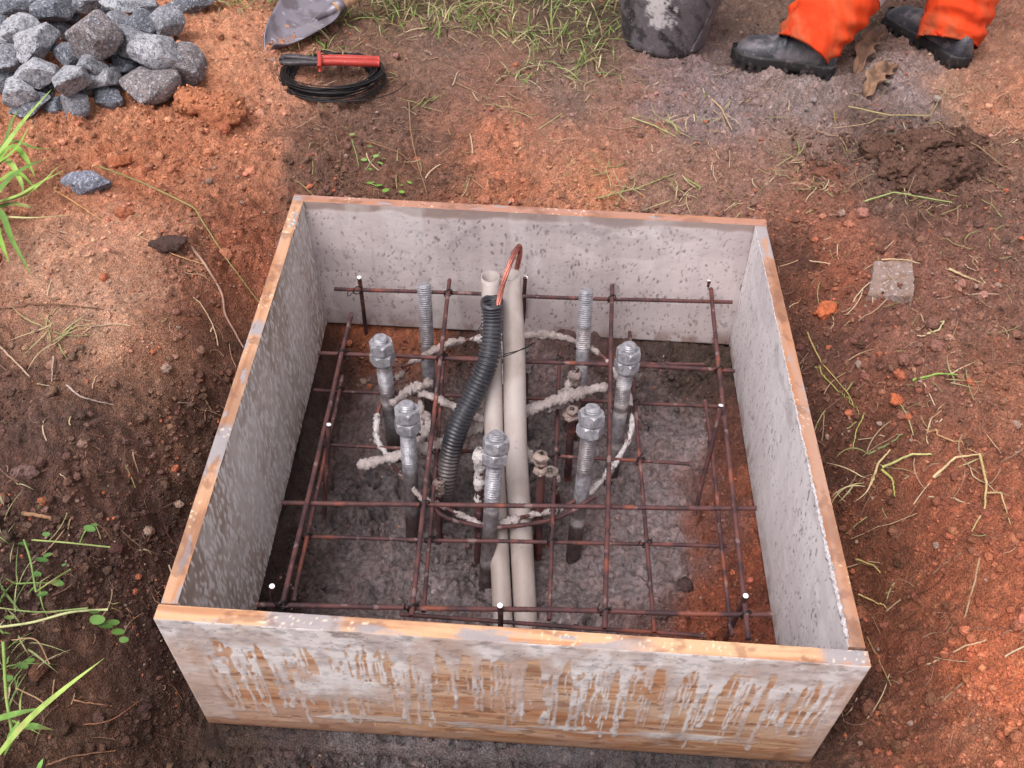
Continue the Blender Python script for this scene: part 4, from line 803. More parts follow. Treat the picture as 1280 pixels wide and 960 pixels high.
for x0, y0, x1, y1, n in ((600, 2, 770, 50, 26), (660, 30, 765, 85, 13), (560, -15, 700, 20, 24), (430, -15, 600, 22, 34), (450, 10, 640, 45, 12), (280, -12, 345, 10, 12), (395, 5, 440, 30, 6), (380, 45, 430, 66, 6), (520, 12, 640, 40, 8), (640, 70, 720, 100, 7), (740, -12, 800, 5, 5), (240, -20, 300, 6, 8), (600, -60, 900, -12, 20)):
    for _ in range(n):
        p = on(r.uniform(x0, x1), r.uniform(y0, y1)); tuft(mb, p, r.integers(4, 9), r.uniform(.06, .14), .0022, r, spread=1.7, base=.03, lean=(r.uniform(-.2, .3), r.uniform(-.5, .1)))
o = mb.build('grass', M['grass']); tag(o, 'ragged trampled green grass along the far edge of the trodden soil', 'grass', kind='stuff')
r = np.random.default_rng(13); mb = MB()
for x, y, n in ((700, 95, 8), (830, 155, 6), (850, 165, 6), (850, 245, 9), (1025, 240, 9), (1130, 250, 8), (1090, 700 - 130, 2), (1150, 550, 2), (1215, 590, 2), (780, 235, 8), (960, 215, 5), (900, 145, 6), (60, 410, 8), (75, 420, 7), (530, 130, 6), (640, 140, 6), (1080, 600, 5), (1010, 770, 0), (1180, 470, 4), (700, 60, 8), (1000, 200, 5), (930, 260, 5), (1040, 60, 3), (650, 760, 3), (760, 215, 6), (1230, 290, 4)):
    p = on(x, y)
    for _ in range(n):
        a = r.uniform(0, 2 * math.pi); l = r.uniform(.04, .11); k = r.normal(0, .45); t = np.linspace(0, 1, 7); P = p + np.stack([np.cos(a + k * t) * l * t, np.sin(a + k * t) * l * t, .03 * l / .08 * np.sin(t * 3.0) * r.random() * .4], -1) + [r.normal(0, .012), r.normal(0, .012), 0]
        P[:, 2] = np.maximum(P[:, 2], gz(P[:, 0], P[:, 1]) + .002); ribbon(mb, P, .0016, np.array(alb([(166, 158, 112), (136, 142, 88), (186, 168, 134)][r.integers(3)])) * .9)
o = mb.build('cut_grass', M['grass']); tag(o, 'small loose wisps of cut yellowish grass lying on the soil', 'grass', kind='stuff')

def stalk(pts_, r_, c, name, label, cat, mtl='straw', group=None, n=40, lift=.004):
    P = np.array([on(x, y, dz + lift) for x, y, dz in pts_]); P = (curve(P, n) if name != 'straw' else np.stack([np.interp(np.linspace(0, len(P) - 1, n), np.arange(len(P)), P[:, k]) for k in range(3)], -1)); P = P + (np.stack([vn(np.arange(n) * .35, np.full(n, pts_[0][0] * .37 + k), k) for k in range(3)], -1) - .5) * [.0018, .0018, .001]; r_ = r_ * .78; P = gclamp(P, r_ * .6); mb = MB(); t = np.linspace(0, 1, n)
    cc = np.array(alb(c)) * (.8 + .4 * fbm(t * 9, t * 0 + pts_[0][0], 3, 3))[:, None]; tube(mb, P, r_ * (1.1 - .5 * t), 6, cc, rag=.12); o = mb.build(name, M[mtl]); tag(o, label, cat, group); return recenter(o)
stalk([(125, 218, .02), (185, 240, .02), (245, 268, .015), (285, 330, .01), (326, 382, .0)], .0026, (138, 132, 84), 'straw', 'long olive stem bending from the lone stone down to the left board', 'stem')
stalk([(240, 310, 0), (258, 335, .004), (278, 370, .003), (284, 400, .003), (305, 437, 0)], .0042, (160, 128, 112), 'root', 'pale peeled root lying beside the left board', 'root')
stalk([(175, 298, .003), (215, 320, .004), (255, 333, .002)], .0018, (186, 146, 106), 'twig', 'thin tan twig crossing the gravelly patch left of the box', 'twig')
stalk([(70, 243, .01), (100, 262, .006), (130, 278, .0)], .0018, (196, 150, 96), 'twig', 'short tan twig just below the lone bluish stone', 'twig')
stalk([(-5, 432, .004), (15, 450, .004), (38, 472, 0)], .003, (178, 150, 128), 'twig', 'pale stick at the left edge level with the dark soil', 'twig')
stalk([(68, 448, .002), (67, 465, .003), (65, 478, 0)], .0022, (170, 146, 134), 'twig', 'tiny upright pale stick on the dark soil at left', 'twig')
stalk([(84, 484, .004), (105, 500, .004), (143, 508, 0)], .0026, (172, 152, 142), 'twig', 'whitish broken twig on the dark soil at left', 'twig')
stalk([(0, 390, .004), (60, 385, .006), (130, 388, 0)], .0024, (112, 84, 66), 'twig', 'dark straight twig at the left edge of the pale soil', 'twig')
stalk([(30, 645, .006), (62, 650, .005), (60, 646, .0)][:2] + [(62, 650, .004)], .005, (178, 138, 108), 'wood_splinter', 'pale wood splinter among the weeds at left', 'splinter')
stalk([(92, 877, .002), (115, 882, .005), (140, 884, 0)], .0018, (168, 124, 96), 'root', 'thin pale root on the smooth brown soil at lower left, right one', 'root')
stalk([(105, 908, .002), (140, 903, .005), (174, 878, 0)], .0018, (150, 106, 82), 'root', 'thin curved brown root at lower left, below the pale one', 'root')
stalk([(60, 958, .002), (95, 948, .005), (145, 940, 0)], .002, (150, 112, 90), 'root', 'thin root near the bottom left corner', 'root')
stalk([(511, 130, .002), (514, 170, .004), (522, 205, .004), (534, 245, 0)], .0022, (150, 116, 92), 'root', 'long thin root running down to the back board behind the weeds', 'root')
stalk([(455, 180, .003), (500, 195, .004), (522, 215, 0)], .0022, (132, 96, 76), 'root', 'short brown root beside the small weeds behind the box', 'root')
stalk([(1008, 418, .003), (1025, 455, .006), (1058, 495, .006), (1075, 520, 0)], .0021, (164, 148, 92), 'straw', 'yellowish stem lying beside the right board', 'stem')
stalk([(1018, 462, .003), (1045, 492, .006), (1068, 515, 0)], .0023, (142, 140, 80), 'straw', 'greener stem crossing the yellowish one beside the right board', 'stem')
stalk([(1079, 520, .0), (1068, 545, .006), (1066, 560, .002)], .002, (160, 158, 96), 'straw', 'short upright yellow stem below the crossing stems', 'stem')
stalk([(1088, 608, .0), (1095, 585, .012), (1112, 564, .0)], .0034, (190, 168, 124), 'straw', 'short straw rising at the left end of the straw tangle on the right', 'stem')
stalk([(1102, 588, .006), (1135, 578, .014), (1163, 572, .006)], .0034, (184, 182, 120), 'straw', 'yellow straw at the top of the tangle on the right', 'stem')
stalk([(1165, 600, .004), (1190, 580, .014), (1222, 572, .006)], .0034, (196, 170, 130), 'straw', 'pale straw with a split end on the right', 'stem')
stalk([(1222, 572, .006), (1229, 610, .012), (1228, 640, .006), (1212, 668, .0)], .0032, (180, 156, 108), 'straw', 'long straw hanging down from the straw joint on the right', 'stem')
stalk([(1230, 620, .006), (1248, 622, .01), (1262, 658, 0)], .0026, (176, 150, 110), 'straw', 'forked straw right of the long hanging one', 'stem')
stalk([(1150, 540, .004), (1185, 552, .006), (1220, 570, .0)], .0028, (176, 136, 100), 'straw', 'brownish straw leading into the straw joint on the right', 'stem')
stalk([(1085, 570, .002), (1110, 560, .006), (1128, 544, .0)], .0034, (118, 122, 82), 'straw', 'wide grey-green blade above the straw tangle', 'stem')
stalk([(1100, 590, .004), (1112, 605, .008), (1118, 622, .0)], .0034, (160, 158, 90), 'straw', 'bent yellow-green straw inside the tangle', 'stem')
stalk([(1075, 845, 0), (1082, 800, .006), (1112, 858, .004)][1:] + [(1112, 858, .0)], .0018, (150, 124, 84), 'straw', 'thin stem beside the front right corner', 'stem')
stalk([(1068, 703, .002), (1090, 712, .005), (1100, 718, 0)], .0026, (176, 152, 96), 'straw', 'short straw beside the right board near its front end', 'stem')
stalk([(1072, 745, .002), (1088, 752, .005), (1108, 762, 0)], .0026, (186, 160, 110), 'straw', 'lower short straw beside the right board near its front end', 'stem')
stalk([(745, 250, .002), (800, 238, .006), (845, 218, .0)], .0026, (150, 146, 100), 'straw', 'long olive straw just behind the back board', 'stem')
stalk([(855, 225, .002), (875, 238, .006)] + [(873, 240, 0)], .003, (140, 146, 88), 'straw', 'green straw ending behind the back board', 'stem')
stalk([(790, 150, .002), (815, 160, .006), (845, 172, .0)], .003, (158, 158, 110), 'straw', 'yellow-green straw on the grey trampled soil', 'stem')
stalk([(885, 122, .002), (900, 140, .01), (915, 162, .0)], .0026, (190, 160, 120), 'straw', 'tan straw below the nearer boot', 'stem')
stalk([(1075, 254, .002), (1115, 246, .01), (1190, 252, .0)], .0032, (150, 160, 104), 'straw', 'green stem lying in front of the dark clod heap', 'stem')
stalk([(1060, 135, .002), (1110, 148, .006), (1160, 150, .01), (1180, 118, .01)], .0024, (170, 156, 110), 'straw', 'bent straw between the leaf and the dark clod heap', 'stem')
stalk([(1160, 155, .002), (1220, 190, .008), (1262, 222, 0)], .0024, (140, 118, 90), 'straw', 'long thin brown stem running over the dark clod heap', 'stem')
stalk([(1140, 478, .002), (1170, 472, .008), (1205, 468, .0)], .003, (136, 164, 84), 'straw', 'fresh green blade on the orange soil at right', 'stem')
stalk([(1158, 420, .002), (1172, 415, .006), (1178, 406, .004), (1168, 405, 0)], .0026, (184, 178, 132), 'straw', 'curled pale straw right of the flat slab', 'stem')
stalk([(1185, 340, .002), (1205, 350, .006), (1228, 356, .0)], .0034, (190, 168, 128), 'straw', 'split pale straw right of the flat slab', 'stem')
stalk([(1010, 330, .002), (1035, 331, .004)] + [(1036, 331, 0)], .002, (196, 166, 132), 'twig', 'short pale twig left of the flat slab', 'twig')
stalk([(1098, 333, .016), (1125, 333, .016), (1148, 332, .002)], .002, (200, 176, 140), 'twig', 'pale twig resting along the far side of the flat slab', 'twig')

# plants: tufts with long blades, weeds with leaflets
def plant(name, origin, label, cat, blades=(), vines=(), leaves=(), group=None):
    p0 = on(*origin); e = empty(name, p0, label, cat, group)
    for pts_, w, c in blades:
        P = curve(np.array([at(x, y, z) for x, y, z in pts_]), 16); t = np.linspace(0, 1, 16); mb = MB(); ribbon(mb, P, w, mixc(V(alb(c)), V(alb(c)) * 1.25, t), .4); put(mb.build('leaf', M['grass']), e)
    for pts_, rr, c in vines:
        P = curve(np.array([at(x, y, z) for x, y, z in pts_]), 24); mb = MB(); tube(mb, P, rr, 6, alb(c)); put(mb.build('stem', M['grass']), e)
    for x, y, z, s_, c in leaves:
        q = at(x, y, z); r0 = random.uniform(0, 6.28)
        a = np.linspace(0, 2 * math.pi, 13)[:-1]; s_ *= .9; c = tuple(int(w * .88) for w in c); tl = np.array([random.uniform(-.4, .4), random.uniform(-.5, .2)])
        v = [q + [0, 0, 0]]; 
        for k in (.55, 1.0): v += [q + np.array([math.cos(t + r0) * s_ * k * .95, math.sin(t + r0) * s_ * k * .62, (tl[0] * math.cos(t + r0) + tl[1] * math.sin(t + r0)) * s_ * k + .15 * s_ * k * k * abs(math.cos(t))]) for t in a]
        f = [(0, 1 + i, 1 + (i + 1) % 12) for i in range(12)] + [(1 + i, 13 + i, 13 + (i + 1) % 12, 1 + (i + 1) % 12) for i in range(12)]
        mb = MB(); mb.add(np.array(v), f, V(alb(c)) * random.uniform(.85, 1.15)); put(mb.build('leaf', M['grass']), e)
    return e
G1, G2, G3 = (116, 150, 62), (140, 166, 84), (94, 124, 58)
zt_ = -.0
plant('grass_tuft', (-30, 235), 'bright green broad-bladed grass tuft leaning in from the left edge below the stones', 'grass tuft', blades=[
    ([(-40, 235, .0), (0, 190, .06), (30, 150, .10), (64, 112, .12)], .0085, G2), ([(-40, 225, .0), (-5, 205, .05), (20, 185, .08), (35, 160, .09)], .007, G1), ([(-40, 215, 0), (10, 178, .06), (45, 185, .06), (76, 187, .03)], .0055, G3),
    ([(-30, 240, 0), (10, 185, .07), (30, 195, .06), (44, 222, .03)], .010, G1), ([(-30, 240, .0), (5, 200, .05), (25, 225, .04), (30, 250, .0)], .008, G2), ([(-30, 260, 0), (20, 245, .04), (50, 228, .04), (82, 212, .03)], .006, G2),
    ([(-30, 255, 0), (10, 250, .03), (40, 238, .04), (76, 205, .05)], .005, G2), ([(-30, 270, .0), (10, 255, .02), (35, 258, .02), (48, 262, .0)], .008, G3), ([(-30, 250, .0), (0, 265, .03), (15, 300, .04), (40, 345, .03)], .008, G3),
    ([(-30, 240, 0), (0, 225, .04), (22, 215, .05), (48, 240, .02)], .009, G1), ([(-30, 210, .0), (0, 190, .05), (15, 150, .09), (25, 135, .1)], .005, G3), ([(-30, 285, 0), (0, 272, .02), (40, 272, .02), (95, 268, -.02)], .004, (176, 172, 120)),
    ([(-40, 290, 0), (-10, 280, .04), (0, 300, .04), (12, 330, .03)], .009, G1), ([(-40, 300, .0), (5, 230, .06), (40, 205, .07), (62, 198, .04)], .008, G3)])
zz = -.16
lv = lambda L, s=.011, c=(92, 132, 66): [(x, y, z, s * k, c) for x, y, z, k in L]
plant('clover_weed', (30, 730), 'clover-like weed with round leaves creeping at the left edge of the dark soil', 'weed',
      vines=[([(40, 675, -.10), (80, 678, -.09), (138, 684, -.10)], .0016, (146, 160, 96)), ([(30, 675, -.10), (38, 700, -.08), (45, 740, -.11)], .0018, (122, 150, 84)), ([(45, 740, -.11), (62, 728, -.08), (88, 712, -.1)], .0014, (130, 150, 84)), ([(100, 678, -.1), (106, 665, -.08), (112, 660, -.08)], .0012, (130, 160, 84))],
      leaves=lv([(52, 700, -.09, 1.1), (60, 694, -.08, .9), (72, 729, -.09, 1.), (53, 743, -.10, 1.), (46, 718, -.1, .8), (58, 668, -.1, .7), (30, 680, -.1, .9), (112, 661, -.07, 1.0), (118, 656, -.07, .6), (80, 706, -.1, .5)], .0115))
plant('leafy_weed', (90, 775), 'weed with crumpled green leaves on a long stem by the front left corner', 'weed',
      vines=[([(-10, 785, -.12), (40, 778, -.09), (90, 765, -.08), (135, 762, -.09)], .0022, (176, 180, 128)), ([(0, 760, -.12), (50, 765, -.09), (110, 760, -.07)], .0014, (122, 140, 84)), ([(15, 800, -.12), (45, 800, -.1), (62, 830, -.13)], .0012, (160, 130, 100))],
      leaves=lv([(122, 775, -.08, 1.3), (132, 782, -.09, 1.2), (142, 778, -.09, 1.0), (148, 790, -.1, 1.1), (155, 800, -.1, .8), (118, 765, -.08, .9), (28, 832, -.12, .9), (38, 826, -.12, .8), (10, 848, -.12, .9), (12, 772, -.1, .8)], .0115, (96, 134, 62)))
plant('tall_blade_weed', (-5, 930), 'long pointed green blade and upright stalk at the lower left corner', 'weed', blades=[([(-12, 955, -.10), (30, 905, -.04), (75, 865, .0), (130, 823, .02)], .0065, (146, 168, 88)), ([(-10, 900, -.1), (20, 892, -.08), (50, 885, -.09)], .006, (110, 146, 70)), ([(5, 945, -.12), (12, 925, -.08), (24, 900, -.07)], .009, (96, 136, 58)), ([(30, 908, -.1), (45, 908, -.08), (66, 912, -.1)], .006, (112, 150, 76)), ([(40, 975, -.12), (48, 960, -.09), (54, 948, -.08)], .006, (110, 150, 76))],
      vines=[([(15, 915, -.12), (8, 870, -.09), (5, 820, -.05), (4, 802, -.04)], .0026, (132, 160, 84)), ([(20, 860, -.12), (45, 872, -.09), (62, 880, -.1), (68, 850, -.12)], .0012, (156, 126, 96))])
tb = MB(); r = np.random.default_rng(40)
for x, y, n, L in ((0, 760, 10, .10), (10, 800, 10, .08), (20, 730, 7, .09), (-5, 830, 8, .1), (0, 650, 6, .09), (20, 615, 4, .06), (0, 700, 7, .08), (5, 890, 7, .09), (25, 840, 5, .06)):
    tuft(tb, on(x, y), n, L, .0017, r, spread=1.4, lean=(.3, .1), cols=[(150, 158, 110), (120, 146, 78), (176, 168, 134), (96, 120, 66)])
o = tb.build('wispy_grass', M['grass']); tag(o, 'thin wispy grass trailing in from the left edge above the dark soil', 'grass', kind='stuff')
plant('small_weed', (455, 215), 'small pale green weed sprig growing just behind the back board', 'weed', vines=[([(450, 225, -.08), (447, 200, -.04), (440, 175, -.02)], .0013, (122, 140, 84)), ([(450, 225, -.08), (462, 205, -.05), (475, 190, -.04)], .0013, (122, 140, 84))],
      leaves=lv([(440, 168, -.03, .9), (432, 178, -.05, .8), (462, 183, -.04, 1.), (470, 195, -.04, 1.), (455, 200, -.05, 1.), (447, 212, -.06, .9), (475, 204, -.05, .9), (464, 212, -.06, .9), (425, 208, -.07, 1.), (480, 198, -.05, .7), (433, 160, -.05, .6), (468, 178, -.04, .7)], .0095, (124, 158, 84)))
plant('small_weed', (478, 240), 'low bright green weed touching the back board near its left end', 'weed', vines=[([(478, 240, -.08), (470, 232, -.06), (458, 228, -.06)], .0013, (122, 150, 70))],
      leaves=lv([(464, 228, -.06, 1.1), (474, 232, -.06, 1.2), (482, 238, -.06, 1.1), (505, 232, -.07, 1.), (502, 240, -.07, .9), (488, 230, -.07, .8), (456, 230, -.07, .8), (512, 228, -.06, .7)], .0095, (128, 178, 70)))
# dead leaves
def dead_leaf(pts_, c, label):
    P = curve(np.array([on(x, y, z) for x, y, z in pts_]), 22); mb = MB(); m = len(P); t = np.linspace(0, 1, m); T_, U, W = frames(P); side = np.cross(T_, [0, 0, 1.0]); side /= np.linalg.norm(side, axis=1)[:, None]
    nu = 9; u = np.linspace(-1, 1, nu); ww = .024 * (1 + .35 * np.sin(t * 23 + pts_[0][0])) * np.sin(np.clip(t * 1.02, 0, 1) * math.pi) ** .7 + .002; v = P[:, None] + side[:, None] * (u[None] * ww[:, None])[..., None]
    v[..., 2] += .022 * (np.abs(u)[None] ** 1.4) * np.sin(t * 3.1)[:, None] + .045 * (fbm(t[:, None] * 6 + u * 0, u[None] * 2.5 + t[:, None] * 0, 5, 4) - .5); v = v.reshape(-1, 3); v[:, 2] = np.maximum(v[:, 2], gz(v[:, 0], v[:, 1]) + .002)
    f = [(i * nu + j, i * nu + j + 1, (i + 1) * nu + j + 1, (i + 1) * nu + j) for i in range(m - 1) for j in range(nu - 1)]
    mb.add(v, f, mixc(V(alb(c)), V(alb((104, 80, 66))), ss(.4, .6, fbm(v[:, 0] * 40, v[:, 1] * 40, 3, 4)))); o = mb.build('dead_leaf', M['leaf']); s_ = o.modifiers.new('thick', 'SOLIDIFY'); s_.thickness = .0015; tag(o, label, 'leaf'); return recenter(o)
dead_leaf([(1068, 96, .01), (1080, 72, .03), (1102, 50, .02)], (128, 98, 80), 'curled brown dead leaf standing up between the two boots')
dead_leaf([(1080, 122, .004), (1095, 104, .012), (1120, 84, .01)], (140, 110, 88), 'flat tan dead leaf lying in front of the curled one')

# ------------------------------------------------------------------ wire coil, pincers, spade, bucket
cc_ = on(417, 106); m_ = (cc_ - CAM) @ (-MR[:, 2]) / FPX
t = np.linspace(0, 1, 2600); a = t * 2 * math.pi * 34; rs = .128 + .022 * (vn(t * 34, t * 0, 3) - .5) * 2 + rng.normal(0, .0004, len(t)); zz_ = .010 + .042 * vn(t * 34, t * 0 + 5, 7) + .010 * np.cos(a * 1.0 + 1)
r_ = rs * (1 + .04 * np.cos(2 * a + t * 20)); P = np.stack([cc_[0] + np.cos(a) * r_ * 1.0, cc_[1] + np.sin(a) * r_ * .92, cc_[2] + zz_], -1); P[-40:, 0] += np.linspace(0, .06, 40); P = gclamp(P, .002)
mb = MB(); tube(mb, P, .0017, 4); o = mb.build('wire_coil', M['wire'], col=False); tag(o, 'coil of black tying wire lying on the soil behind the box', 'wire coil'); recenter(o)
zc = cc_[2] + .062
pin = empty('pincers', at(400, 80, zc), 'tying pincers with red grips resting on the black wire coil', 'pincers')
def flatbar(pts_, w, h, c, name, mtl, n=24, parent=pin):
    P = curve(np.array(pts_), n); mb = MB(); tube(mb, P, 1, 10, c, ell=(1, 1)); 
    v = mb.v[0].reshape(n, 10, 3); t = np.linspace(0, 1, n); wv = np.interp(t, np.linspace(0, 1, len(w)), w); hv_ = np.interp(t, np.linspace(0, 1, len(h)), h)
    v = P[:, None] + (v - P[:, None]) * 0; T_, U, W = frames(P); aa = np.linspace(0, 2 * math.pi, 10, endpoint=False); sq = lambda q: np.sign(q) * np.abs(q) ** .6
    v = P[:, None] + U[:, None] * (sq(np.cos(aa))[None] * wv[:, None])[..., None] + W[:, None] * (sq(np.sin(aa))[None] * hv_[:, None])[..., None]; mb.v[0] = v.reshape(-1, 3)
    return put(mb.build(name, M[mtl], col=False), parent)
pz = zc
for s_, zo in ((1, 0), (-1, -.002)):
    flatbar([at(398, 77 - 2 * s_, pz + zo), at(385, 76 - 2.6 * s_, pz + zo), at(370, 75 - 3.5 * s_, pz + zo), at(357, 75 - 3.5 * s_, pz + zo), at(351, 77 - 1 * s_, pz + zo)], [.007, .009, .011, .011, .006], [.007, .008, .008, .008, .006], 1, 'jaw', 'tool')
    g = flatbar([at(397, 76 - 2.6 * s_, pz + zo), at(420, 75 - 2.6 * s_, pz + zo + .002), at(448, 76 - 2.6 * s_, pz + zo), at(474, 77 - 2.6 * s_, pz + zo - .006)], [.010, .0085, .0095, .0095, .009], [.009, .0085, .009, .0085], 1, 'grip', 'red')
flatbar([at(399, 68, pz + .004), at(400, 77, pz + .006), at(399, 86, pz + .002)], [.006, .007, .006], [.010, .012, .010], 1, 'guard', 'red')
# spade
tip = on(336, 58, .02); zsp = on(425, 12)[2]; heel = at(419, 14, zsp + .045); ax = heel - tip; La = np.linalg.norm(ax); ax /= La; sd_ = np.cross(ax, [0, 0, 1]); sd_ /= np.linalg.norm(sd_); up_ = np.cross(sd_, ax)
spade = empty('spade', tip, 'worn steel spade lying on the soil with its wooden handle running out of the picture', 'spade')
nu, nv = 22, 26; vs = []
def edge_(L): return curve(np.array([on(x, y, z) for x, y, z in L]), nv)
E1 = edge_([(333, 55, .012), (338, 44, .02), (352, 22, .03), (374, -8, .045), (384, -22, .05)]); E2 = edge_([(343, 65, .008), (366, 64, .010), (400, 55, .016), (425, 41, .022), (428, 22, .03)])
for i in range(nv):
    for j in range(nu):
        u = j / (nu - 1); b = E1[i] * (1 - u) + E2[i] * u; t = i / (nv - 1); b = b + ax * (-.018 * (1 - t) ** 2 * 4 * u * (1 - u) + .03 * t ** 3 * 4 * u * (1 - u)) + V((0, 0, 1)) * (.02 * t - .035 * u * (1 - u) * 4 * (1 - .6 * t) + .018); vs.append(b)
mb = MB(); mb.add(vs, [(i * nu + j, i * nu + j + 1, (i + 1) * nu + j + 1, (i + 1) * nu + j) for i in range(nv - 1) for j in range(nu - 1)]); o = mb.build('blade', M['blade'], col=False); md = o.modifiers.new('thick', 'SOLIDIFY'); md.thickness = .003; put(o, spade)
hd = at(474, -22, zsp + .10) - heel; hd /= np.linalg.norm(hd)
mb = MB(); tube(mb, [tip + ax * La * .72 + up_ * .0, heel + up_ * .006, heel + hd * .01 + up_ * .008, heel + hd * .03 + up_ * .008], [.006, .017, .019, .020], 14); put(mb.build('socket', M['blade'], col=False), spade)
mb = MB(); tube(mb, [heel + hd * .0 + up_ * .008, heel + hd * .2 + up_ * .008, heel + hd * .9 + up_ * .006], [.0185, .0195, .018], 14); put(mb.build('handle', M['wood'], col=False), spade)
# bucket
bc = on(829, 48); br = .126; nb = 160; a = np.linspace(0, 2 * math.pi, nb, endpoint=False); prof = [(0, 0), (br - .012, 0), (br, .006), (br + .004, .03), (br + .030, .17), (br + .044, .27), (br + .055, .275), (br + .055, .287), (br + .044, .288), (br + .038, .27), (br + .0, .03), (br - .01, .012), (0, .012)]
pr = []; 
for (r0, z0), (r1, z1) in zip(prof[:-1], prof[1:]):
    k = 40 if abs(z1 - z0) > .05 else 2
    for q in range(k): pr.append((r0 + (r1 - r0) * q / k, z0 + (z1 - z0) * q / k))
pr.append(prof[-1]); vs = []; cs = []
for r0, z0 in pr:
    dent = 1 + .02 * (fbm(np.cos(a) * 1.5 + 4, np.sin(a) * 1.5 + z0 * 6, 5, 2) - .5); P = np.stack([bc[0] + np.cos(a) * r0 * dent, bc[1] + np.sin(a) * r0 * dent, bc[2] - .012 + z0 + a * 0], -1); vs.append(P); wq = (fbm(np.cos(a) * 6 + 3, np.sin(a) * 6 + z0 * 30, 77, 4, .6) - .5) * 1.6
    n_ = .5 * (fbm(np.cos(a) * 3.5 + 5 + wq, z0 * 11 + a * 0 + wq, 31, 5, .65) + fbm(np.sin(a) * 3.5 + 9 - wq, z0 * 11 + a * 0 + wq, 35, 5, .65)); c = mixc(V(alb((104, 100, 106))), V(alb((54, 52, 56))), ss(.4, .6, fbm(np.cos(a) * 4 + z0 * 20, np.sin(a) * 4 + z0 * 14, 33, 4))); c = mixc(c, V(alb((128, 122, 126))), ss(.46, .60, n_) * .6); c = mixc(c, V(alb((206, 202, 204))), ss(.66, .71, n_ * .9 + .36 * np.exp(-((a - 4.5) / .42) ** 2) * ss(.04, .14, z0))); c = mixc(c, V(alb((56, 46, 44))), ss(.03, .0, z0 + .02 * (n_ - .5)) * .6); cs.append(c)
bucket = empty('bucket', bc, 'black builder\'s bucket smeared with dried cement standing behind the grass', 'bucket')
mb = MB(); mb.add(np.concatenate(vs), [(i * nb + j, (i + 1) * nb + j, (i + 1) * nb + (j + 1) % nb, i * nb + (j + 1) % nb)[::-1] for i in range(len(pr) - 1) for j in range(nb)], np.concatenate(cs)); put(mb.build('body', M['bucket']), bucket)
ha = np.linspace(-.1, math.pi + .1, 40); mb = MB(); tube(mb, np.stack([bc[0] + np.cos(ha) * .184, bc[1] - .02 - np.sin(ha) * .17, bc[2] + .255 - np.sin(ha) * .02 + ha * 0], -1) + [0, .02, .0], .0028, 6)
put(mb.build('handle', M['wire'], col=False), bucket)
mb = MB(); tube(mb, curve(np.array([at(866, 62, bc[2] + .01), at(880, 38, bc[2] + .08), at(893, 12, bc[2] + .18), at(902, -12, bc[2] + .27)]), 20), [.010] * 20, 8, alb((128, 120, 124)), rag=.3, ell=(1.6, .5)); put(mb.build('cement_dribble', M['crust']), bucket)

